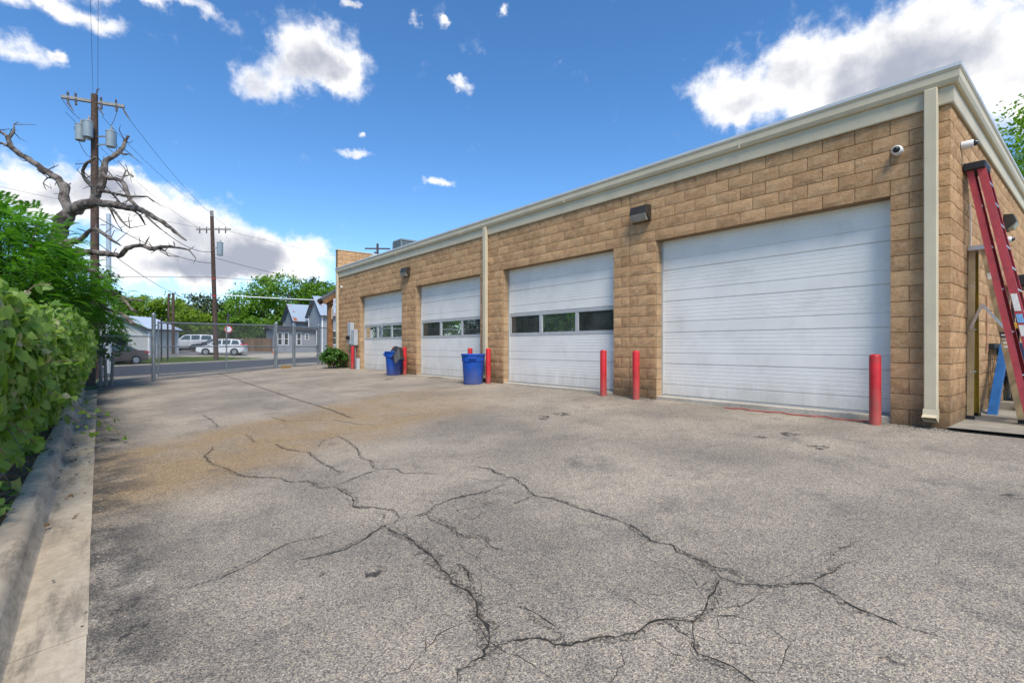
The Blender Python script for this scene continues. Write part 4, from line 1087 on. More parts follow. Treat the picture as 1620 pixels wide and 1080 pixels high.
for f_ in (.1, .22, .62, .86):
    x, y = -1.35 + 2.29 * f_, 31.02 - .64 * f_
    MB().lathe(x, y, [(.02, 12.62), (.05, 12.7), (.03, 12.74), (.055, 12.78), (.02, 12.86)], 8, True).build('insulator', INS, pA)
    MB().tube([(x, y - .06, 12.55), (x + .02, y - .1, 12.25)], .045, 8).build('fuse_cutout', INS, pA)
for f_ in (.08, .55, .97):
    x, y = -1.35 + 2.29 * f_, 31.02 - .64 * f_
    MB().tube([(x, y, 12.5), (x + .12, y - .25, 12.15), (x + .25, y - .45, 11.85)], [.03, .045, .02], 6).build('strain_insulator', INS, pA)
MB().tube([(-.12, 30.6, 12.9), (-.06, 30.55, 13.15), (.0, 30.5, 13.15)], .03, 6).build('top_bracket', INS, pA)
for x, y, z in ((-.68, 30.70, 10.62), (-.40, 30.30, 10.72), (.42, 30.12, 10.42)):
    can(x, y, z, .19, .72, pA)
    MB().bar((-.16, 30.65, z + .5), (x, y, z + .5), .05, .06).build('mount_arm', GALV, pA)
    MB().bar((-.16, 30.65, z + .12), (x, y, z + .12), .05, .06).build('mount_arm', GALV, pA)
def sag(a, b, s_, n=14): a = Vector(a); b = Vector(b); return [tuple(a + (b - a) * (k / n) - Vector((0, 0, s_ * 4 * (k / n) * (1 - k / n)))) for k in range(n + 1)]
for a_, b_, s_ in (((-.9, 30.7, 11.2), (-.16, 30.5, 9.9), .45), ((-1.35, 31., 12.5), (-.66, 30.68, 11.6), .1), ((.42, 30.1, 11.4), (.7, 30.4, 12.5), .12), ((.64, 30.1, 11.1), (.62, 30.1, 10.2), .0)):
    MB().tube(sag(a_, b_, s_), .012, 5).build('jumper_wire', CABLE, pA)
pB = thing('utility_pole', 'brown utility pole with one transformer on the grass across the street', 'utility pole', (7.78, 49.4, -.1))
MB().tube([(7.78, 49.40, -.4), (7.63, 49.52, 6), (7.48, 49.65, 12.65)], [.20, .175, .14], 12).build('shaft', CREO, pB, smooth=True)
MB().bar((6.45, 50.5, 11.15), (8.75, 48.65, 11.15), .10, .13).build('crossarm', XARM, pB)
for f_ in (.1, .3, .66, .85): MB().lathe(6.45 + 2.3 * f_, 50.5 - 1.85 * f_, [(.05, 10.8), (.06, 11.1), (.03, 11.22), (.05, 11.32), (.01, 11.36)], 8, True).build('insulator', INS, pB)
can(8.0, 49.0, 8.85, .24, 1.1, pB)
MB().bar((7.57, 49.57, 9.5), (8.0, 49.0, 9.5), .06, .08).build('mount_arm', GALV, pB)
MB().box(7.36, 7.6, 49.5, 49.75, 12.2, 12.75, .02).build('pole_top_fitting', XARM, pB)
REDB = M('red_band', (.5, .04, .03), .5)
for z in (6.85, 5.35): MB().lathe(7.78 - .0228 * (z + .4), 49.40 + .0192 * (z + .4), [(.185, z), (.185, z + .08)], 12, True).build('red_band', REDB, pB)
o = thing('steel_pole', 'slim galvanised steel pole rising behind the dead tree', 'pole', (.22, 36.2, -.4))
MB().tube([(.40, 35.2, -.6), (.40, 35.2, 8.3)], [.14, .11], 12).build('shaft', M('bright_galvanised', (.50, .54, .57), .4, .3, .08, 6.), o, smooth=True)
MB().bar((.1, 35.3, 7.7), (.55, 35.1, 7.7), .05, .05).build('bracket', GALV, o)
for k, (x, y, h, r, lab) in enumerate(((6.45, 72.6, 7.4, .14, 'thin dark pole behind the yellow-green tree'), (5.72, 60.2, 6.4, .15, 'dark pole standing beside the pale shed and the yellow-green tree'))):
    o = MB().tube([(x, y, 0), (x, y, h)], [r, r * .8], 8).build('wood_pole', CREO, None, smooth=True); tag(o, lab, 'pole')
for k, (x, y, lab) in enumerate(((3.85, 48.8, 'black steel post left of its twin on the verge'), (4.25, 48.6, 'black steel post right of its twin on the verge'))):
    o = MB().tube([(x, y, -.4), (x, y, 3.4)], .06, 8).build('steel_post', BLACKP, None); tag(o, lab, 'post')
fp = thing('utility_pole', 'distant utility pole whose crossarm shows above the parapet', 'utility pole', (25.8, 56.5, .3))
MB().tube([(25.8, 56.5, .3), (25.8, 56.5, 13.4)], [.2, .14], 8).build('shaft', CREO, fp); MB().bar((24.6, 57.4, 12.8), (27, 55.6, 12.8), .12, .16).build('crossarm', CREO, fp)
MB().bar((25.2, 56, 12.2), (26.4, 57, 12.2), .12, .16).build('crossarm', CREO, fp)
wires = [((-.22, 30.6, 12.75), (-.25, -30, 12.6), .6, .006, 'upper of the bare wires running overhead along the fence'), ((-.05, 30.5, 12.75), (.1, -30, 12.6), .8, .006, 'lower of the bare wires running overhead along the fence'),
  ((-1.2, 31., 11.9), (6.6, 50.4, 11.3), .5, .009, 'bare wire from the left crossarm end to the far pole'), ((.1, 30.5, 11.9), (7.48, 49.6, 12.6), .5, .009, 'bare wire from the pole top to the far pole top'),
  ((1.1, 30., 11.9), (8.6, 48.8, 11.3), .5, .009, 'bare wire from the right crossarm end to the far pole'),
  ((-.1, 30.5, 10.0), (7.55, 49.6, 9.2), 1.3, .022, 'thick black cable sagging deeply between the two poles'), ((-.05, 30.5, 7.1), (7.6, 49.5, 8.2), .5, .020, 'black cable between the poles at half height'),
  ((7.6, 49.5, 8.7), (34, 62, 9.0), .9, .018, 'black cable leaving the far pole above the grey house'), ((-.05, 30.5, 5.9), (9.5, 66, 6.2), .8, .018, 'black cable dropping towards the dark trees'),
  ((7.6, 49.5, 7.0), (-22, 66, 7.3), .3, .022, 'level black cable leaving the far pole towards the shed'), ((7.6, 49.5, 7.0), (34, 44, 7.6), .3, .02, 'level black cable passing over the bright green tree'),
  ((7.6, 49.5, 11.3), (40, 62, 11.8), .6, .010, 'bare wire leaving the far pole over the street'), ((6.6, 50.4, 11.3), (-30, 30, 11.8), .6, .010, 'bare wire leaving the far pole across the clouds')]
for a_, b_, s_, r, lab in wires:
    o = MB().tube(sag(a_, b_, s_, 20), r, 5).build('overhead_wire', CABLE, None); tag(o, lab, 'wire', 'overhead wires')
o = MB().tube(sag((7.68, 49.5, 5.5), (34, 45, 6.2), .35, 20), .05, 6).build('overhead_wire', M('silver_cable', (.42, .46, .48), .4, .4), None); tag(o, 'thick silver cable bundle in front of the bright green tree', 'wire', 'overhead wires')

# ------------------------------------------------------------------ houses across the street
def frame(px, py, heading):
    """local frame: x along heading (clockwise from +Y), y to its left, origin on the ground"""
    h = R(heading); ux = Vector((math.sin(h), math.cos(h), 0)); uy = Vector((-ux.y, ux.x, 0))
    m = Matrix(((ux.x, uy.x, 0, px), (ux.y, uy.y, 0, py), (0, 0, 1, gz(px, py)), (0, 0, 0, 1)))
    return m
SIDING = M('grey_siding', (.27, .29, .31), .7, 0, .06, 3.)
WTRIM = M('white_trim', (.74, .74, .74), .5, 0, .04, 4.)
DTRIM = M('dark_eave', (.05, .05, .055), .6)
WGL = M('dark_window', (.025, .03, .035), .12)
def tin_mat(name, col, rust):
    m, t = newmat(name); q = NT(t)
    pos = q.n('ShaderNodeNewGeometry').outputs['Position']
    st = q.n('ShaderNodeMapping', {'Vector': pos, 'Scale': (1.1, 1.1, .45)}).outputs[0]
    n = q.noise(st, 1., 5, .6).outputs['Fac']
    c = q.mix(q.step(n, rust, rust + .05), c4(col), (.36, .13, .05, 1))
    b = q.n('ShaderNodeBsdfPrincipled', {'Base Color': c, 'Roughness': .45, 'Metallic': .25})
    o = q.n('ShaderNodeOutputMaterial'); t.links.new(b.outputs[0], o.inputs['Surface']); return m
TIN = tin_mat('rusty_tin_roof', (.36, .43, .50), .575)
TINW = tin_mat('pale_tin_roof', (.50, .56, .64), .9)
def gable(mat, x0, x1, y0, y1, eave, peak, root, wallm, roofm, ov=.35, base=-.4, trim=True, ribs=14):
    ym = (y0 + y1) / 2; m = MB()
    ring = [(y0, base), (y1, base), (y1, eave), (ym, peak), (y0, eave)]
    m.loft([[(x, y, z) for y, z in ring] for x in (x0, x1)], True).xform(mat).build('wall', wallm, root)
    k = (peak - eave) / (ym - y0)
    def sl(y): return peak + .04 - k * abs(y - ym)
    rf = MB()
    for ya, yb in ((y0 - ov, ym), (ym, y1 + ov)):
        rf.loft([[(x, ya, sl(ya)), (x, yb, sl(yb)), (x, yb, sl(yb) + .09), (x, ya, sl(ya) + .09)] for x in (x0 - ov, x1 + ov)], True)
    r = rf.xform(mat).build('roof', roofm, root)
    rb_ = MB()
    for i in range(ribs + 1):
        x = x0 - ov + (x1 - x0 + 2 * ov) * i / ribs
        for ya, yb in ((y0 - ov, ym), (y1 + ov, ym)):
            rb_.bar((x, ya, sl(ya) + .10), (x, yb, sl(yb) + .10), .05, .05)
    rb_.xform(mat).build('standing_seams', roofm, r)
    e = MB()
    for x in (x0 - ov - .03, x1 + ov + .03):
        for ya in (y0 - ov, y1 + ov): e.bar((x, ya, sl(ya) - .06), (x, ym, sl(ym) - .06), .05, .22)
    for ya in (y0 - ov, y1 + ov): e.bar((x0 - ov, ya, sl(ya) - .02), (x1 + ov, ya, sl(ya) - .02), .05, .16)
    e.xform(mat).build('bargeboard', DTRIM, r)
    if trim:
        for x in (x0, x1):
            for y in (y0, y1): MB().box(x - .07, x + .07, y - .07, y + .07, base, eave).xform(mat).build('corner_board', WTRIM, root)
    return r
def window(mat, x, z, w, h, y, root, sgn=-1):
    """window on a wall whose face lies at local y, looking along sgn*y"""
    f = MB(); o0, o1 = sorted((y, y + sgn * .06)); t_ = .09
    f.box(x - w / 2 - t_, x + w / 2 + t_, o0, o1, z - t_, z).box(x - w / 2 - t_, x + w / 2 + t_, o0, o1, z + h, z + h + t_)
    f.box(x - w / 2 - t_, x - w / 2, o0, o1, z, z + h).box(x + w / 2, x + w / 2 + t_, o0, o1, z, z + h).box(x - w / 2, x + w / 2, o0, o1, z + h / 2 - .025, z + h / 2 + .025)
    fr = f.xform(mat).build('window', WTRIM, root)
    o0, o1 = sorted((y + sgn * .005, y + sgn * .03))
    MB().box(x - w / 2, x + w / 2, o0, o1, z, z + h).xform(mat).build('pane', WGL, fr)
hm = frame(20.1, 69.9, 88)
gh = thing('grey_house', 'grey house with two tall tin-roofed gables and narrow windows', 'house', tuple(hm.translation))
# local x runs to the right across the view, local -y faces the lot
gable(hm, 0, 7, -.2, 4.2, 4.3, 6.4, gh, SIDING, TIN)
gable(hm, 1.6, 10, -5.6, -.9, 4.9, 7.2, gh, SIDING, TIN)
lw = MB().box(-3.6, 1.6, -3.4, -.25, -.4, 2.75).xform(hm).build('wall', SIDING, gh)
MB().loft([[(x, -3.75, 2.72), (x, 0, 3.35), (x, 0, 3.45), (x, -3.75, 2.84)] for x in (-3.9, 1.55)], True).xform(hm).build('porch_roof', DTRIM, gh)
for x, w in ((-2.85, .42), (-2.1, .42), (-.55, .42)): window(hm, x, .95, w, 1.45, -3.4, gh)
window(hm, .45, 1.7, .35, .55, -3.4, gh)
window(hm, 3.2, 1.0, .45, 1.7, -5.6, gh)
gw = MB(); gw.box(1.53, 1.6, -3.75, -3.62, .9, 2.8).box(1.53, 1.6, -2.98, -2.85, .9, 2.8).box(1.53, 1.6, -3.62, -2.98, 2.67, 2.8).box(1.53, 1.6, -3.62, -2.98, .9, 1.0)
gw = gw.xform(hm).build('window', WTRIM, gh); MB().box(1.55, 1.595, -3.62, -2.98, 1.0, 2.67).xform(hm).build('pane', WGL, gw)
bm_ = frame(3.7, 59.3, 45)
sh = thing('pale_shed', 'pale grey metal shed with bluish tin roof behind the brown sedan', 'building', tuple(bm_.translation))
PALE = M('pale_metal_siding', (.44, .46, .45), .6, 0, .05, 3.)
gable(bm_, 0, 3.6, 0, 6.0, 2.55, 3.75, sh, PALE, TINW, .3, ribs=9)
sid = MB()
for k in range(21): sid.box(-.035, -.004, .1 + k * .29, .1 + k * .29 + .04, 0, 2.5)
sid.xform(bm_).build('siding_rib', PALE, sh)
MB().box(-.05, -.006, 3.0, 4.0, 0, 2.05).xform(bm_).build('door', WTRIM, sh)
dm = frame(7.2, 86, 105)
dh = thing('low_house', 'low dark house with grey hipped roof behind the parked truck', 'house', tuple(dm.translation))
MB().box(0, 9, -3, 3, -.4, 2.2).xform(dm).build('wall', M('brown_siding', (.10, .075, .055), .8), dh)
MB().loft([[(-.5, -3.5, 2.2), (9.5, -3.5, 2.2), (9.5, 3.5, 2.2), (-.5, 3.5, 2.2)], [(3, -.05, 4.0), (6, -.05, 4.0), (6, .05, 4.0), (3, .05, 4.0)]], True).xform(dm).build('roof', M('grey_shingle', (.15, .15, .16), .9, 0, .2, 4.), dh)
for x in (1.5, 4.5, 7.4): window(dm, x, .8, 1.0, 1.0, -3.0, dh)
# board fence behind the parked cars
bf = thing('board_fence', 'brown board fence under the bright green tree', 'fence', (14, 68, .5))
BRD = M('brown_boards', (.16, .10, .06), .9, 0, .3, 6., islandvar=.3)
a_, b_ = Vector((10.8, 69.2)), Vector((18.0, 66.4))
for k in range(46):
    p = a_ + (b_ - a_) * (k / 46); dd = (b_ - a_).normalized()
    h = 1.55 + .06 * math.sin(k * 2.3)
    q2 = p + dd * .145; nn = Vector((-dd.y, dd.x)) * .02
    MB().loft([[(p.x, p.y, .3), (q2.x, q2.y, .3), (q2.x + nn.x, q2.y + nn.y, .3), (p.x + nn.x, p.y + nn.y, .3)], [(p.x, p.y, .5 + h), (q2.x, q2.y, .5 + h), (q2.x + nn.x, q2.y + nn.y, .5 + h), (p.x + nn.x, p.y + nn.y, .5 + h)]], True).build('board', BRD, bf)
for z in (.85, 1.75): MB().bar((a_.x + .02, a_.y + .06, z), (b_.x + .02, b_.y + .06, z), .04, .09).build('rail', BRD, bf)
# traffic cone and a round sign
cz = gz(15.6, 62.0) + .1
t = thing('traffic_cone', 'orange traffic cone on the far lot by the grey house', 'traffic cone', (15.6, 62.0, cz))
ORG = M('cone_orange', (.75, .13, .03), .5)
MB().lathe(15.6, 62, [(.17, cz + .03), (.13, cz + .3), (.075, cz + .62), (.035, cz + .9), (.0, cz + .91)], 16, False).build('cone', ORG, t, smooth=True)
MB().box(15.38, 15.82, 61.78, 62.22, cz, cz + .035, .01).build('foot', ORG, t)
MB().lathe(15.6, 62, [(.112, cz + .42), (.085, cz + .58)], 16, True).build('white_collar', WTRIM, t, smooth=True)
t = thing('road_sign', 'round red and white sign on a dark pole across the street', 'sign', (11.95, 68.0, .4))
MB().tube([(11.95, 68.0, .2), (11.95, 68.0, 5.0)], [.12, .10], 8).build('pole', DTRIM, t)
rot = Matrix.Translation((11.95, 67.85, 3.1)) @ Matrix.Rotation(R(-15), 4, 'Z') @ Matrix.Rotation(R(90), 4, 'X')
MB().lathe(0, 0, [(.44, 0), (.44, .03), (.0, .03)], 20, False).xform(rot).build('sign_face', WTRIM, t)
MB().lathe(0, 0, [(.44, .031), (.45, .04), (.33, .04), (.33, .031)], 20, False).xform(rot).build('red_ring', REDB, t)

# ------------------------------------------------------------------ cars
TYRE = M('tyre_rubber', (.018, .018, .019), .8); RIM = M('alloy_rim', (.45, .46, .47), .35, .7, .05, 6.)
CGL = M('car_glass', (.05, .075, .075), .08, 0, .1, 2., spec=.8)
TAIL = M('tail_lamp', (.55, .01, .015), .25); HEAD = M('head_lamp', (.65, .67, .68), .15)
DPL = M('dark_car_plastic', (.025, .025, .027), .6)
def car(name, label, cat, paint, x, y, heading, body, cab, wins, W, wheels, wr, zoff=0., lamps=None):
    """body / cab: side outlines (x forward, z up); wins: side panes; all in metres from the car's middle"""
    mat = frame(x, y, heading); mat = Matrix.Translation((0, 0, zoff)) @ mat
    root = thing(name, label, cat, tuple(mat.translation)); hw = W / 2
    def shr(P, k):
        cx = sum(p[0] for p in P) / len(P); cz_ = sum(p[1] for p in P) / len(P)
        return [(cx + (a - cx) * (1 - k * .35), cz_ + (b - cz_) * (1 - k)) for a, b in P]
    m = MB(); lay = [(-hw, shr(body, .13)), (-hw + .045, shr(body, .045)), (-hw + .14, body), (hw - .14, body), (hw - .045, shr(body, .045)), (hw, shr(body, .13))]
    m.loft([[(a, yy, b) for a, b in P] for yy, P in lay], True).xform(mat).build('body', paint, root, smooth=True)
    zb = min(p[1] for p in cab); zt = max(p[1] for p in cab)
    def wid(z): f_ = (z - zb) / (zt - zb); return hw - .07 - .20 * max(0, f_) ** 1.1
    m = MB(); m.loft([[(a, s_ * wid(b), b) for a, b in cab] for s_ in (-1, 1)], True)
    cabo = m.xform(mat).build('cabin', paint, root, bevel=.05)
    for P in wins:
        for s_ in (-1, 1):
            m = MB(); m.loft([[(a, s_ * (wid(b) - .02), b) for a, b in P], [(a, s_ * (wid(b) + .006), b) for a, b in P]], True)
            m.xform(mat).build('side_window', CGL, cabo)
    # windscreen and rear screen follow the cabin's first and last edges
    for (p0, p1, nm, sg) in ((cab[0], cab[1], 'rear_window', -1), (cab[-1], cab[-2], 'windscreen', 1)):
        q0 = (p0[0] + (p1[0] - p0[0]) * .1, p0[1] + (p1[1] - p0[1]) * .1); q1 = (p0[0] + (p1[0] - p0[0]) * .88, p0[1] + (p1[1] - p0[1]) * .88)
        m = MB(); e = .012 * sg
        m.loft([[(q0[0] + e * k, -wid(q0[1]) + .09, q0[1] + .01 * k), (q0[0] + e * k, wid(q0[1]) - .09, q0[1] + .01 * k), (q1[0] + e * k, wid(q1[1]) - .09, q1[1] + .01 * k), (q1[0] + e * k, -wid(q1[1]) + .09, q1[1] + .01 * k)] for k in (-1, 1)], True)
        m.xform(mat).build(nm, CGL, cabo)
    for wx in wheels:
        for s_ in (-1, 1):
            rt = Matrix.Translation((wx, s_ * (hw - .11), wr)) @ Matrix.Rotation(R(-90 * s_), 4, 'X')
            MB().lathe(0, 0, [(wr * 1.14, .0), (wr * 1.14, .112), (0, .112)], 24, False).xform(mat @ rt).build('wheel_arch', DPL, root)
            w = MB().lathe(0, 0, [(wr * .6, -.1), (wr * .95, -.1), (wr, -.06), (wr, .09), (wr * .95, .125), (wr * .68, .13), (wr * .64, .115)], 24, False).xform(mat @ rt).build('wheel', TYRE, root, smooth=True)
            rm = MB(); rm.lathe(0, 0, [(wr * .66, .114), (wr * .62, .132), (wr * .57, .132), (wr * .56, .119), (0, .119)], 24, False)
            for k in range(7):
                an = 2 * math.pi * k / 7; rm.bar((0, 0, .127), (wr * .6 * math.cos(an), wr * .6 * math.sin(an), .127), .055, .02, (0, 0, 1))
            rm.xform(mat @ rt).build('rim', RIM, w)
    xr = min(p[0] for p in body); xf = max(p[0] for p in body); zr = lamps[0]; zf = lamps[1]
    for s_ in (-1, 1):
        MB().box(xr + .00, xr + .34, s_ * (hw - .12) - .13, s_ * (hw - .12) + .13, zr - .07, zr + .08, .02).xform(mat).build('tail_lamp', TAIL, root)
        MB().box(xf - .36, xf - .03, s_ * (hw - .16) - .13, s_ * (hw - .16) + .13, zf - .06, zf + .07, .02).xform(mat).build('headlight', HEAD, root)
        MB().box(cab[-1][0] - .28, cab[-1][0] - .12, s_ * (hw + .07) - .08, s_ * (hw + .07) + .08, zb + .05, zb + .18, .02).xform(mat).build('mirror', paint, root)
    MB().box(xr - .02, xr + .1, -hw + .2, hw - .2, .3, .48, .02).xform(mat).build('rear_bumper', paint, root)
    MB().box(xf - .10, xf + .015, -hw * .6, hw * .6, .32, .5, .01).xform(mat).build('grille', DPL, root)
    MB().box(xr - .03, xr - .018, -.26, .26, .62 if cat != 'truck' else .7, .76 if cat != 'truck' else .84).xform(mat).build('number_plate', WTRIM, root)
    for xh in ([w_[0][0] for w_ in wins][:2]):
        for s_ in (-1, 1): MB().box(xh + .06, xh + .24, s_ * (hw - .012) - .012, s_ * (hw - .012) + .012, zb - .14, zb - .11).xform(mat).build('door_handle', paint, root)
    return root
BROWN = M('brown_car_paint', (.095, .068, .058), .25, .3, .05, 2., spec=.6)
WHITEC = M('white_car_paint', (.66, .67, .68), .25, 0, .04, 2., spec=.6)
SILV = M('pale_silver_paint', (.55, .57, .58), .25, .1, .04, 2., spec=.6)
DKC = M('dark_car_paint', (.04, .05, .06), .2, .2, .05, 2., spec=.7)
sedan_b = [(-2.32, .34), (-2.30, .85), (-2.24, 1.02), (-1.55, 1.06), (-.9, .98), (.95, .95), (1.5, .92), (2.1, .80), (2.32, .62), (2.33, .32), (1.9, .22), (-1.9, .22)]
sedan_c = [(-1.72, 1.0), (-.95, 1.42), (-.35, 1.47), (.25, 1.44), (1.15, .93)]
sedan_w = [[(-1.38, 1.04), (-.98, 1.36), (-.55, 1.39), (-.55, 1.03)], [(-.45, 1.03), (-.45, 1.395), (.02, 1.395), (.18, 1.37), (.18, 1.01)], [(.28, 1.0), (.28, 1.355), (.78, 1.06), (.82, 1.0)]]
cxy = S(23.2, 39.3)
car('parked_car', 'brown four-door sedan parked at the kerb across the street', 'car', BROWN, cxy[0], cxy[1], 240, sedan_b, sedan_c, sedan_w, 1.78, (-1.38, 1.30), .325, .10, (.90, .72))
suv_b = [(-2.2, .38), (-2.24, .9), (-2.18, 1.08), (-.9, 1.08), (.9, 1.05), (1.35, 1.02), (2.0, .92), (2.22, .72), (2.24, .36), (1.85, .24), (-1.85, .24)]
suv_c = [(-2.08, 1.04), (-1.72, 1.60), (-1.0, 1.68), (.0, 1.66), (.45, 1.60), (1.22, 1.02)]
suv_w = [[(-1.78, 1.12), (-1.58, 1.52), (-1.12, 1.56), (-1.0, 1.12)], [(-.88, 1.12), (-.96, 1.57), (-.2, 1.59), (-.2, 1.11)], [(-.08, 1.11), (-.08, 1.58), (.38, 1.53), (.92, 1.10)]]
car('parked_car', 'white compact crossover parked on the far lot beside the utility pole', 'car', WHITEC, 9.9, 59.3, 294, suv_b, suv_c, suv_w, 1.82, (-1.32, 1.30), .345, .10, (1.12, .85))
big_b = [(-2.6, .5), (-2.65, 1.1), (-2.58, 1.28), (-1., 1.28), (1.1, 1.24), (2.3, 1.15), (2.6, .95), (2.62, .5), (2.2, .36), (-2.2, .36)]
big_c = [(-2.5, 1.22), (-2.3, 1.88), (-1.2, 1.94), (.3, 1.92), (.6, 1.88), (1.35, 1.22)]
big_w = [[(-2.2, 1.34), (-2.1, 1.8), (-1.2, 1.84), (-1.1, 1.34)], [(-.98, 1.34), (-.98, 1.84), (-.15, 1.84), (-.15, 1.33)], [(-.02, 1.33), (-.02, 1.83), (.55, 1.8), (1.0, 1.32)]]
car('parked_truck', 'long white sport utility truck parked before the low dark house', 'truck', SILV, 8.3, 68.4, 290, big_b, big_c, big_w, 2.0, (-1.6, 1.6), .40, .02, (1.3, 1.05))
car('parked_car', 'dark sedan parked behind the white crossover', 'car', DKC, 10.1, 65.7, 289, sedan_b, sedan_c, sedan_w, 1.78, (-1.38, 1.30), .325, .10, (.90, .72))

# ------------------------------------------------------------------ leaves
def rnd_dirs(rg, n, up=.3):
    v = rg.normal(size=(n, 3)); v[:, 2] += up
    return v / np.linalg.norm(v, axis=1, keepdims=True)
def leaf_soup(P, N, size, rg, shape='oval', droop=.3):
    """folded leaves at points P facing N; returns vertices (n,6,3) and quads"""
    n = len(P); t = rg.normal(size=(n, 3)); t -= N * np.sum(t * N, axis=1, keepdims=True)
    t /= np.linalg.norm(t, axis=1, keepdims=True) + 1e-9
    t[:, 2] -= droop; t /= np.linalg.norm(t, axis=1, keepdims=True) + 1e-9
    b = np.cross(N, t); b /= np.linalg.norm(b, axis=1, keepdims=True) + 1e-9
    nn = np.cross(t, b)
    L = np.asarray(size).reshape(-1, 1)
    if shape == 'heart': prof = [(0, 0), (.50, -.06), (.46, .52), (0, 1.02), (-.46, .52), (-.50, -.06)]
    elif shape == 'slim': prof = [(0, 0), (.17, .25), (.16, .65), (0, 1.), (-.16, .65), (-.17, .25)]
    else: prof = [(0, 0), (.30, .2), (.30, .68), (0, 1.), (-.30, .68), (-.30, .2)]
    fold = rg.uniform(-.12, .30, size=(n, 1)); V = np.zeros((n, 6, 3))
    for i, (a, c) in enumerate(prof):
        V[:, i] = P + (b * a + t * c + nn * (-abs(a) * fold - .18 * c * c)) * L
    k = np.arange(n).reshape(-1, 1) * 6
    Q = np.concatenate([k + np.array([[0, 1, 2, 3]]), k + np.array([[0, 3, 4, 5]])], axis=0)
    return V.reshape(-1, 3), Q
def crown_points(rg, blobs, n, clumps, spread):
    """leaf positions gathered in clumps near the skin of overlapping ellipsoids"""
    vol = np.array([b[3] * b[4] * b[5] for b in blobs]) ** .75; vol = vol / vol.sum()
    pk = rg.choice(len(blobs), size=clumps, p=vol); B = np.array(blobs)[pk]
    d = rnd_dirs(rg, clumps, .25); rad = rg.uniform(.45, 1.08, size=(clumps, 1)) ** .6
    cc = B[:, :3] + d * B[:, 3:6] * rad
    own = rg.integers(0, clumps, size=n)
    sz = rg.uniform(.5, 1.3, size=clumps)
    off = rg.normal(size=(n, 3)) * spread * sz[own].reshape(-1, 1) * np.array([1, 1, .62])
    return cc[own] + off, d[own], cc
def crown(name, blobs, n, size, mat, seed, parent, clumps=None, spread=None, shape='oval', droop=.25):
    rg = np.random.default_rng(seed); R_ = np.mean([b[3] for b in blobs])
    P, d, cc = crown_points(rg, blobs, n, clumps or max(20, n // 45), spread or R_ * .16)
    N = rnd_dirs(rg, n, .0) * .8 + d * .5 + np.array([0, 0, .7]); N /= np.linalg.norm(N, axis=1, keepdims=True)
    V, Q = leaf_soup(P, N, rg.uniform(.65, 1.3, n) * size, rg, shape, droop)
    return fast_mesh(name, V, Q, mat, parent), cc
BARK = M('bark', (.11, .085, .065), .95, 0, .35, 7., .8, 40.)
def tree(name, label, x, y, h_trunk, blobs, n, size, mat, seed, rt=.2, group=None, **kw):
    z = gz(x, y); t = thing(name, label, 'tree', (x, y, z), group)
    o, cc = crown('crown', [(x + b[0], y + b[1], z + b[2], b[3], b[4], b[5]) for b in blobs], n, size, mat, seed, t, **kw)
    m = MB(); r = random.Random(seed); top = Vector((x + r.uniform(-.3, .3), y, z + h_trunk))
    m.tube([(x, y, z - .2), (x + r.uniform(-.1, .1), y, z + h_trunk * .5), tuple(top)], [rt * 1.25, rt, rt * .8], 8)
    idx = list(range(len(cc))); r.shuffle(idx)
    for i in idx[:14]:
        c = Vector(cc[i]); mid = top + (c - top) * .5 + Vector((r.uniform(-.3, .3), r.uniform(-.3, .3), r.uniform(-.1, .5)))
        m.tube([tuple(top - Vector((0, 0, r.uniform(0, h_trunk * .3)))), tuple(mid), tuple(c)], [rt * .5, rt * .3, rt * .08], 5)
    m.build('trunk', BARK, t, smooth=True)
    return t
YG = leafmat('yellow_green_leaf', (.13, .215, .014), (.27, .38, .03), .45)
BG = leafmat('bright_green_leaf', (.09, .195, .015), (.20, .36, .03), .45)
OL = leafmat('olive_leaf', (.035, .062, .016), (.095, .125, .035), .3)
DG = leafmat('dark_green_leaf', (.018, .055, .010), (.06, .125, .018), .3)
MG = leafmat('mid_green_leaf', (.035, .10, .012), (.10, .215, .028), .38)
VG = leafmat('vine_leaf', (.115, .235, .034), (.34, .47, .115), .5, .5, (.42, .40, .26))
PG = leafmat('feathery_leaf', (.07, .19, .018), (.16, .38, .04), .45)

# trees beyond the left fence, out of the picture but mirrored in the door panes
for k, (x, y, sc_) in enumerate(((-9, 27, 1.), (-13, 36, 1.15), (-8.5, 44, 1.05), (-16, 24, 1.1), (-9, 18, .8), (-14, 52, 1.1), (-10.5, 60, 1.2), (-19, 68, 1.3))):
    tree('green_tree', ['broad tree behind the vine fence', 'tall tree behind the vine fence near the street', 'tree across the street beyond the pale shed', 'large tree deep behind the vine fence', 'small tree close behind the vine fence', 'tree far across the street beyond the shed', 'tall tree behind the pale shed, clear of the picture', 'farthest tall tree behind the pale shed'][k], x, y, 2.2 * sc_, [(0, 0, 4.5 * sc_, 3 * sc_, 3 * sc_, 2.4 * sc_), (2 * sc_, 1.5, 3.4 * sc_, 2.2 * sc_, 2.4 * sc_, 2 * sc_), (-1.5, -2, 3.2 * sc_, 2.6 * sc_, 2.4 * sc_, 2 * sc_), (.5, .5, 2 * sc_, 3 * sc_, 3 * sc_, 1.6 * sc_)], 3600, .36, MG, 70 + k, .2, 'trees left of the lot')
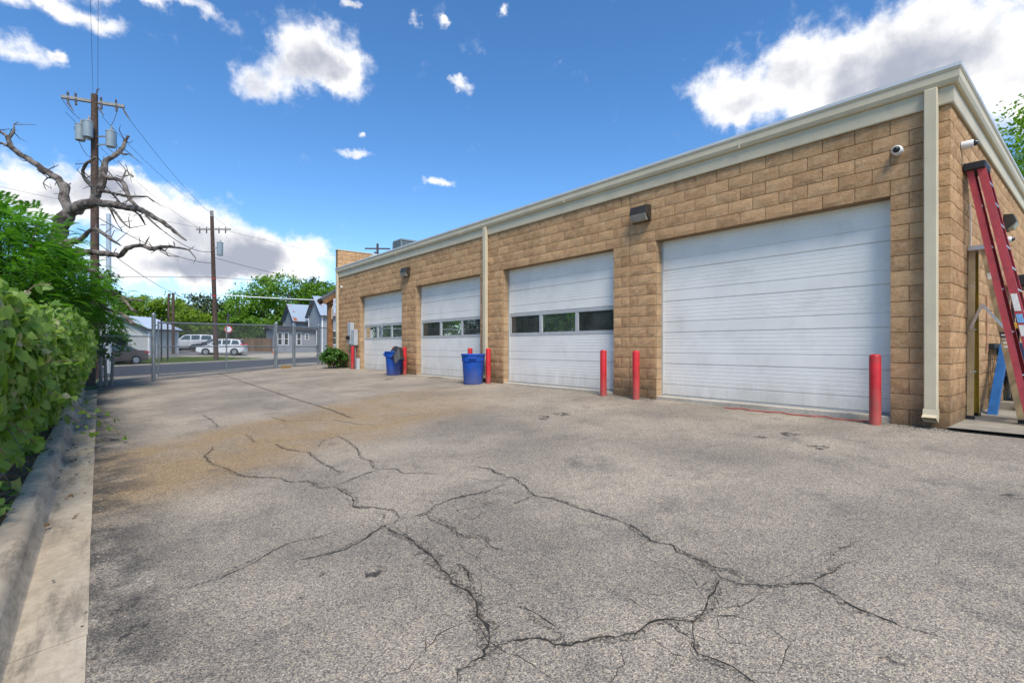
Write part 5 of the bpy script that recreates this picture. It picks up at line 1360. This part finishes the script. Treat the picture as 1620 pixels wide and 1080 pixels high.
# far trees: crown blobs relative to the foot of the trunk
tree('yellow_green_tree', 'yellow-green tree behind the pale shed and the black posts', 7.2, 79.0, 2.4, [(0, 0, 4.7, 3.1, 2.6, 2.2), (2.5, -1, 3.7, 2.6, 2.4, 1.7), (-2.6, 1.2, 5.0, 2.6, 2.4, 2.3), (-4.3, 2.6, 4.5, 2.2, 2.2, 2.0), (3.9, -1.9, 3.1, 1.8, 1.8, 1.4), (-1, 0, 2.4, 3.6, 2.4, 1.6)], 11000, .26, YG, 41, .16)
tree('olive_tree', 'dull olive tree right behind the utility pole across the street', 13.2, 93, 3, [(0, 0, 6, 3.6, 3, 2.8), (-3.5, 2.6, 5.2, 3, 2.6, 2.4), (3.2, -2.2, 5, 3, 2.6, 2.6), (.5, 0, 3, 4, 3, 2)], 9000, .32, OL, 42, .25)
tree('olive_tree', 'thin greyish tree with bare twigs left of the utility pole', 10.0, 96, 4, [(0, 0, 6.4, 3.0, 2.6, 2.6), (-2.6, 1.8, 5.0, 2.6, 2.4, 2.0)], 1500, .36, OL, 43, .25)
tree('bright_green_tree', 'large bright green tree beside the grey house', 20.6, 78.5, 3.2, [(0, 0, 8.0, 4.2, 4, 3.0), (-3.6, 2.6, 6.6, 3.0, 3, 2.6), (3.8, -2.8, 7.0, 3.4, 3, 2.8), (-1.2, .6, 4.6, 4.0, 3.4, 2.6), (-4.4, 3.2, 3.8, 2.4, 2.4, 2.2), (5.5, -4, 8.2, 2.6, 2.4, 2.0), (1.5, -1, 3.5, 3.5, 3, 2.4)], 17000, .30, BG, 44, .35)
tree('dark_green_tree', 'dark green tree rising behind the grey house roofs', 30.5, 92, 4, [(0, 0, 9.5, 4, 3.6, 3.2), (-4, 2.8, 8, 3, 3, 2.6), (4, -2.6, 8.5, 3.4, 3, 3)], 8000, .34, DG, 45, .3)
tree('mid_green_tree', 'green tree far behind the pale shed', .8, 84, 3, [(0, 0, 5.4, 3.4, 3, 2.4), (3.4, -2.4, 4.6, 2.8, 2.6, 2), (-3, 2, 5, 3, 2.6, 2.4)], 7000, .3, BG, 46, .25)
tree('slender_tree', 'slender light green tree beside the round sign', 13.6, 72.0, 2.5, [(0, 0, 5.4, 1.4, 1.4, 1.6), (-.9, .7, 4.0, 1.5, 1.4, 1.4), (.8, -.6, 3.4, 1.5, 1.4, 1.4)], 3000, .22, BG, 47, .12)
for k, (x, y, r, h, mt_, lab) in enumerate(((12.0, 74.5, 1.9, 1.9, OL, 'olive shrub behind the board fence near the sign'), (15.0, 71.5, 2.3, 2.6, MG, 'rounded green shrub over the middle of the board fence'), (17.5, 69.8, 1.7, 2.4, DG, 'dark shrub at the grey house end of the board fence'), (3.0, 70.5, 2.2, 1.7, DG, 'dark shrub between the pale shed and the low house'))):
    tree('shrub', lab, x, y, .8, [(0, 0, h * .7, r, r, h * .8), (r * .6, -r * .4, h * .5, r * .7, r * .7, h * .6), (-r * .7, r * .5, h * .5, r * .7, r * .7, h * .6)], 3500, .20, mt_, 60 + k, .06, 'shrubs behind the far lot')
tree('green_tree', 'tall leafy green tree behind the end wall beyond the ladders', 33.5, 2.6, 6, [(0, 0, 10, 3.2, 3.2, 2.4), (2.6, 1.4, 8.2, 3, 3, 2.4), (-1.0, 2.2, 7.4, 2.6, 2.6, 2.2), (3, -2, 7, 3, 3, 2.5), (-1.6, .8, 9.2, 1.6, 1.6, 1.4), (4.5, .5, 9.6, 2.4, 2.4, 2)], 13000, .17, BG, 48, .3, spread=.42)
tree('green_tree', 'tree whose topmost twigs peep over the roof edge', 28.6, 11.3, 7, [(0, 0, 9.6, 2.4, 2.4, 2.7), (.2, -.2, 11.9, .55, .55, .5)], 2200, .22, MG, 49, .25, spread=.3)

for k, (x, y, lab) in enumerate(((16, 104, 'hazy green tree filling the gap behind the board fence'), (23, 101, 'hazy green tree behind the large bright green tree'), (7, 108, 'hazy green tree behind the low dark house'), (-3, 104, 'hazy green tree far behind the pale shed roof'))):
    tree('distant_tree', lab, x, y, 2, [(0, 0, 4.6, 4.2, 3, 2.6), (4, -3, 4, 3.6, 3, 2.4), (-4, 3, 4, 3.6, 3, 2.6), (0, 0, 2, 6, 4, 2)], 5500, .42, (OL, MG, OL, MG)[k], 90 + k, .25, 'far trees behind the houses')
# pinnate tree hanging over the fence
def fronds(name, blobs, n, length, mat, seed, parent, pairs=8):
    rg = np.random.default_rng(seed); P, d, cc = crown_points(rg, blobs, n, n // 8, .2)
    out = d * np.array([1, 1, .4]) + rg.normal(size=(n, 3)) * .55; out[:, 2] += .05
    out /= np.linalg.norm(out, axis=1, keepdims=True)
    side = np.cross(out, np.array([0, 0, 1.])); side /= np.linalg.norm(side, axis=1, keepdims=True) + 1e-9
    upv = np.cross(side, out); L = rg.uniform(.7, 1.25, n) * length
    V = []; 
    for k in range(pairs):
        f = .18 + .82 * k / (pairs - 1); base = P + out * (L * f)[:, None] - np.array([0, 0, 1.]) * (L * .42 * f * f)[:, None]
        ll = L * (.34 if 0 < k < pairs - 1 else .24) * (1.1 - .5 * f)
        for s_ in (-1, 1):
            tip = base + (side * s_ * .85 + out * .45 - upv * .22) * ll[:, None]
            w = out * (ll * .17)[:, None]; mid = (base + tip) / 2
            V.append(np.stack([base, mid - w, tip, mid + w], axis=1))
    V = np.concatenate(V, axis=0).reshape(-1, 3)
    return fast_mesh(name, V, np.arange(len(V)).reshape(-1, 4), mat, parent), cc
t = thing('feathery_tree', 'bright green tree with feathery compound leaves overhanging the vine', 'tree', (-2.2, 18.6, -.2))
pb_ = [(-2.0, 17.8, 3.0, 1.5, 1.8, 1.5), (-1.0, 18.3, 2.55, 1.1, 1.4, 1.0), (-.15, 18.9, 2.0, .75, 1.1, .62), (-1.5, 17.2, 1.9, 1.0, 1.4, .8), (-1.35, 19.6, 2.9, .9, .9, .9), (-.6, 19.6, 2.3, .8, .8, .7), (-2.1, 18.8, 3.7, 1.2, 1.2, 1.0), (-1.5, 19.0, 3.3, .9, 1.0, .9), (-3.8, 15.5, 2.8, 1.8, 2.0, 1.5), (-3.4, 18.5, 2.4, 1.5, 1.6, 1.5), (-5.5, 13, 2.6, 2, 2.2, 1.6)]
o, cc = fronds('crown', pb_, 9500, .42, PG, 51, t)
m = MB(); r = random.Random(8)
for k in range(4): m.tube([(-2.2 + k * .15, 18.6, -.3), (-2.1 + r.uniform(-.3, .3), 18.4, 1.0), (-2.0 + r.uniform(-.8, .8), 18 + r.uniform(-.6, .6), 2.4)], [.07, .05, .03], 6)
for i in range(0, len(cc), 12):
    c = Vector(cc[i]); m.tube([(-2.0, 18.3, 1.2), tuple(Vector((-1.9, 18.2, 1.6)) * .4 + c * .6 - Vector((0, 0, .2))), tuple(c)], [.035, .022, .008], 5)
m.build('trunk', BARK, t, smooth=True)
tree('dense_shrub_tree', 'dense dark green shrub tree behind the low fence by the gate', -.25, 22.0, 1.0, [(0, 0, 1.75, .95, .9, .85), (-.6, .1, 1.2, .8, .8, .9), (.5, -.1, 1.35, .55, .6, .6), (-.9, .2, 2.2, .9, .8, .7), (.1, 0, 2.35, .6, .6, .4)], 4200, .12, MG, 53, .11, spread=.13)
t = thing('oak_sprouts', 'loose small-leaved sprouts growing from the dead tree trunk', 'foliage', (-1.0, 21.6, 2))
crown('leaves', [(-.75, 21.4, 3.85, .55, .5, .45), (-.35, 21.6, 3.5, .35, .4, .3), (.2, 21.7, 3.1, .28, .35, .5), (.45, 21.9, 2.6, .3, .3, .5), (-1.5, 21.6, 4.7, .25, .25, .35), (-2.2, 21.5, 5.2, .5, .4, .3)], 1500, .10, OL, 54, t, spread=.12)
m = MB()
for a_, b_ in (((-1.2, 21.6, 3.2), (-.7, 21.4, 4.1)), ((-1., 21.6, 3.), (-.3, 21.6, 3.7)), ((-.4, 21.9, 1.8), (.25, 21.7, 3.4)), ((-.2, 22, 1.8), (.5, 21.9, 2.9)), ((-2.6, 21.5, 4.2), (-2.2, 21.5, 5.3))): m.tube([a_, b_], [.03, .01], 5)
m.build('twigs', BARK, t)['kind'] = 'stuff'

# ------------------------------------------------------------------ dead tree
def dead_mat():
    m, t = newmat('dead_bark'); q = NT(t)
    pos = q.n('ShaderNodeNewGeometry').outputs['Position']
    n1 = q.noise(pos, 3.2, 7, .7).outputs['Fac']; n2 = q.noise(pos, 16., 6, .7).outputs['Fac']
    c = q.mix(q.step(n1, .42, .58), (.065, .048, .038, 1), (.25, .21, .18, 1))
    c = q.mix(q.math('MULTIPLY', q.step(n2, .5, .7), .6), c, (.05, .04, .035, 1))
    b = q.n('ShaderNodeBsdfPrincipled', {'Base Color': c, 'Roughness': .9, 'Normal': q.bump(q.math('ADD', n2, q.noise(pos, 42., 4, .7).outputs['Fac']), .9, .05)})
    o = q.n('ShaderNodeOutputMaterial'); t.links.new(b.outputs[0], o.inputs['Surface']); return m
DBARK = dead_mat()
def limb(pts, seed, seg=9):
    """smooth knobbly limb through traced joints"""
    r = random.Random(seed); P = [Vector(p[:3]) for p in pts]; Rr = [p[3] * .86 for p in pts]; out = []; rad = []
    for i in range(len(P) - 1):
        p0, p1, p2, p3 = P[max(0, i - 1)], P[i], P[i + 1], P[min(len(P) - 1, i + 2)]; n = max(2, int((p2 - p1).length / .14))
        for k in range(n):
            u = k / n; u2, u3 = u * u, u * u * u
            q = .5 * ((2 * p1) + (p2 - p0) * u + (2 * p0 - 5 * p1 + 4 * p2 - p3) * u2 + (3 * p1 - p0 - 3 * p2 + p3) * u3)
            rr_ = Rr[i] + (Rr[i + 1] - Rr[i]) * u; rr_ *= r.uniform(.86, 1.16)
            j = rr_ * .22; out.append(q + Vector((r.uniform(-j, j), r.uniform(-j, j), r.uniform(-j, j)))); rad.append(rr_)
    out.append(P[-1]); rad.append(Rr[-1] * .8); return MB().tube(out, rad, seg)
dt = thing('dead_tree', 'bare grey dead tree with crooked broken limbs in front of the transformer pole', 'tree', (-1.6, 21.8, -.3))
tr0 = [(-1.75, 22.3, -.5, .34), (-1.7, 22.25, 1.5, .31), (-1.62, 22.2, 2.4, .30)] + [DEAD[0][1]] + list(DEAD[0][2:])
limb(tr0, 1, 12).build('trunk', DBARK, dt, smooth=True)
for i, L in enumerate(DEAD[1:]): limb(L, 10 + i).build('limb', DBARK, dt, smooth=True)
for i, L in enumerate(DEADLOW): limb(L, 60 + i).build('fallen_limb', DBARK, dt, smooth=True)
rt_ = random.Random(12); tw = MB()
for L in DEAD[1:]:
    for p in L[1:] + L[2:]:
        if rt_.random() < .7:
            a_ = Vector(p[:3]); b_ = a_ + Vector((rt_.uniform(-.3, .35), rt_.uniform(-.3, .3), rt_.uniform(-.22, .3)))
            c_ = b_ + Vector((rt_.uniform(-.2, .25), rt_.uniform(-.2, .2), rt_.uniform(-.2, .2)))
            tw.tube([tuple(a_), tuple(b_), tuple(c_)], [.016, .011, .004], 5)
tw.build('twigs', DBARK, dt)['kind'] = 'stuff'

# ------------------------------------------------------------------ vine on the curb fence
vine = thing('grape_vine', 'thick light green grape vine smothering the fence along the curb', 'vine', (-.75, 10, -.2))
rg = np.random.default_rng(91)
def vine_points(n, ylo, yhi, lo_z):
    y = rg.uniform(ylo, yhi, n); a = rg.uniform(0, 1, n)
    bulge = .12 * np.sin(y * 1.9) + .12 * np.sin(y * 4.3 + 1 + a * 3) + .08 * np.sin(y * 9.1 + a * 9)
    far = np.clip((y - 7.5) / 4.5, 0, 1)
    # section: front face up, over the top, back
    zf = np.where(a < .72, a / .72, 1.)
    top = 1.38 + .17 * np.sin(y * 2.3) + .12 * np.sin(y * 5.7) + .06 * np.sin(y * 12.3) 
    gzv = .0065 * (y - 1.3) - .37
    z = gzv + .05 + (top - gzv) * zf ** .9
    front = -.78 + .08 * far + (.14 + .32 * far) * np.sin(np.clip(zf, 0, 1) * 2.6) + bulge * (.35 + .5 * zf)
    x = np.where(a < .72, front, front - (a - .72) / .28 * 1.15)
    z = z + np.where(a < .72, 0, .10 * np.sin((a - .72) / .28 * 3.1))
    dep = np.abs(rg.normal(size=n)) * .10
    nx = np.where(a < .72, .9, .15); nz = np.where(a < .72, .45, .95)
    N = np.stack([nx, rg.normal(size=n) * .25 - .25, nz], axis=1); N /= np.linalg.norm(N, axis=1, keepdims=True)
    P = np.stack([x, y, z], axis=1) - N * dep[:, None] + rg.normal(size=(n, 3)) * .045
    keep = (P[:, 2] - gzv > lo_z * np.clip((10.5 - y) / 3, 0, 1) * rg.uniform(.2, 1.25, n)) 
    return P[keep], N[keep]
P1, N1 = vine_points(10500, 5.0, 11.0, .62); P2, N2 = vine_points(9500, 10.5, 20.0, .2)
P = np.concatenate([P1, P2]); N = np.concatenate([N1, N2])
# runners reaching up and out over the gutter
stems = MB(); rv_ = random.Random(17); ex = []; exn = []
runs = []
for k in range(46):
    y = rv_.uniform(7.5, 17); x = -.62 + rv_.uniform(-.15, .15); z = rv_.uniform(.2, 1.55)
    dx, dy, dz = rv_.uniform(.0, .35), rv_.uniform(-.5, .3), rv_.uniform(-.1, .35) if z > 1.1 else rv_.uniform(-.25, .1)
    runs.append([(x, y, z), (x + dx * .5, y + dy * .5, z + dz * .7), (x + dx, y + dy, z + dz * .8)])
runs += [[(-.35, 10.2, .15), (-.1, 9.6, .05), (.12, 9.0, -.12), (.28, 8.7, -.22)], [(-.3, 11.5, .2), (-.02, 11., .02), (.22, 10.4, -.18)], [(-.35, 9.2, .1), (-.15, 8.8, -.05), (.0, 8.5, -.2)]]
for k in range(20):
    y = rv_.uniform(5.0, 8.5); x = -.72 + rv_.uniform(-.06, .08); z = rv_.uniform(-.1, .5)
    runs.append([(x, y, z), (x + .08, y - rv_.uniform(-.2, .2), z - .12), (x + rv_.uniform(.1, .2), y + rv_.uniform(-.3, .3), max(-.22, z - .3))])
for L in runs:
    stems.tube(L, [.006] * (len(L) - 1) + [.003], 5)
    for i in range(len(L) - 1):
        for u in (.2, .5, .8, 1.):
            a_ = Vector(L[i]); b_ = Vector(L[i + 1]); q = a_ + (b_ - a_) * u
            ex.append((q.x + rv_.uniform(-.04, .04), q.y + rv_.uniform(-.04, .04), q.z + rv_.uniform(-.03, .02))); exn.append((.5, -.45, .74))
P = np.concatenate([P, np.array(ex)]); N = np.concatenate([N, np.array(exn)])
N = N + rg.normal(size=N.shape) * .34; N /= np.linalg.norm(N, axis=1, keepdims=True)
size = rg.uniform(.055, .125, len(P)); size[rg.uniform(size=len(P)) < .12] *= .5
V, Q = leaf_soup(P, N, size, rg, 'heart', .75)
V = V.reshape(-1, 6, 3); n = len(P)
dep = P[:, 0] * .6381 + P[:, 1] * .77; lat = (P[:, 0] * .77 - P[:, 1] * .6381) / dep
score = size / dep * (lat > -1.02) * (N[:, 0] > .1) * np.where(P[:, 0] > -.62, 1, .4)
order = np.argsort(-score); big = order[:300]; rest = np.sort(order[300:])
for i in big:
    me = bpy.data.meshes.new('leaf'); c = P[i]
    me.from_pydata([tuple(v_ - c) for v_ in V[i]], [], [(0, 1, 2, 3), (0, 3, 4, 5)]); me.materials.append(VG)
    o = bpy.data.objects.new('leaf', me); o.location = tuple(c); C.objects.link(o); o.parent = vine; o.matrix_parent_inverse = Matrix.Translation(vine.location).inverted()
k = np.arange(len(rest)).reshape(-1, 1) * 6
o = fast_mesh('foliage', V[rest].reshape(-1, 3), np.concatenate([k + np.array([[0, 1, 2, 3]]), k + np.array([[0, 3, 4, 5]])]), VG, vine); o['kind'] = 'stuff'
for k in range(40):
    y = rv_.uniform(9.5, 19); x = -.72
    stems.tube([(x, y, lot_z(x, y) + .05), (x + rv_.uniform(0, .12), y + rv_.uniform(-.4, .4), .5), (x + rv_.uniform(-.05, .25), y + rv_.uniform(-.9, .9), 1.3)], [.012, .009, .005], 5)
stems.build('stems', M('vine_stem', (.20, .14, .10), .8, 0, .3, 20.), vine)['kind'] = 'stuff'
# bush by the meter
bx, by = 7.72, 21.25
t = thing('green_bush', 'rounded bright green bush at the street end of the building', 'bush', (bx, by, gz(bx, by)))
z = gz(bx, by)
crown('leaves', [(bx, by, z + .48, .42, .42, .40), (bx + .15, by - .25, z + .42, .36, .36, .34), (bx - .15, by + .2, z + .5, .36, .36, .40)], 2600, .085, MG, 58, t, clumps=180, spread=.07)
for k in range(9): MB().tube([(bx + rv_.uniform(-.1, .1), by + rv_.uniform(-.1, .1), z - .05), (bx + rv_.uniform(-.35, .35), by + rv_.uniform(-.35, .35), z + .6)], [.014, .006], 5).build('stem', BARK, t)
# litter of dead leaves on the soil and in the gutter
DEADL = leafmat('dead_leaf', (.10, .055, .025), (.24, .15, .07), .1, .8)
n = 1500; yy = rg.uniform(5, 18, n); xx = np.where(rg.uniform(size=n) < .82, rg.uniform(-.95, -.5, n), rg.uniform(-.34, -.12, n))
zz = .0065 * (yy - 1.3) - .37 + np.where(xx < -.5, .115 + rg.uniform(0, .03, n), .004)
N = rg.normal(size=(n, 3)) * .35 + np.array([0, 0, 1.]); N /= np.linalg.norm(N, axis=1, keepdims=True)
keep = (xx < -.5) | (rg.uniform(size=n) < .25)
V, Q = leaf_soup(np.stack([xx, yy, zz], axis=1)[keep], N[keep], rg.uniform(.025, .06, n)[keep], rg, 'oval', 0.)
o = fast_mesh('leaf_litter', V, Q, DEADL); tag(o, 'brown dead leaves littering the soil and gutter under the vine', 'leaf litter', kind='stuff')
# grass blades on the verge across the street
n = 26000; ss = rg.uniform(16, 36, n); nn_ = rg.uniform(38.5, 44.6, n)
gx = ss * .866 - nn_ * .5; gy = ss * .5 + nn_ * .866
gzv = np.array([gz(a_, b_) for a_, b_ in zip(gx, gy)]) + .08
hgt = rg.uniform(.05, .16, n); an = rg.uniform(0, 6.28, n); w = .022
dx, dy = np.cos(an) * w, np.sin(an) * w; lx, ly = rg.normal(size=n) * .05, rg.normal(size=n) * .05
V = np.stack([np.stack([gx - dx, gy - dy, gzv], 1), np.stack([gx + dx, gy + dy, gzv], 1), np.stack([gx + dx * .3 + lx, gy + dy * .3 + ly, gzv + hgt], 1), np.stack([gx - dx * .3 + lx, gy - dy * .3 + ly, gzv + hgt], 1)], axis=1)
GRASS = leafmat('grass_blade', (.09, .15, .025), (.20, .27, .05), .3, .6)
o = fast_mesh('verge_grass', V.reshape(-1, 3), np.arange(4 * n).reshape(-1, 4), GRASS); tag(o, 'short green grass on the verge across the street', 'grass', kind='stuff')
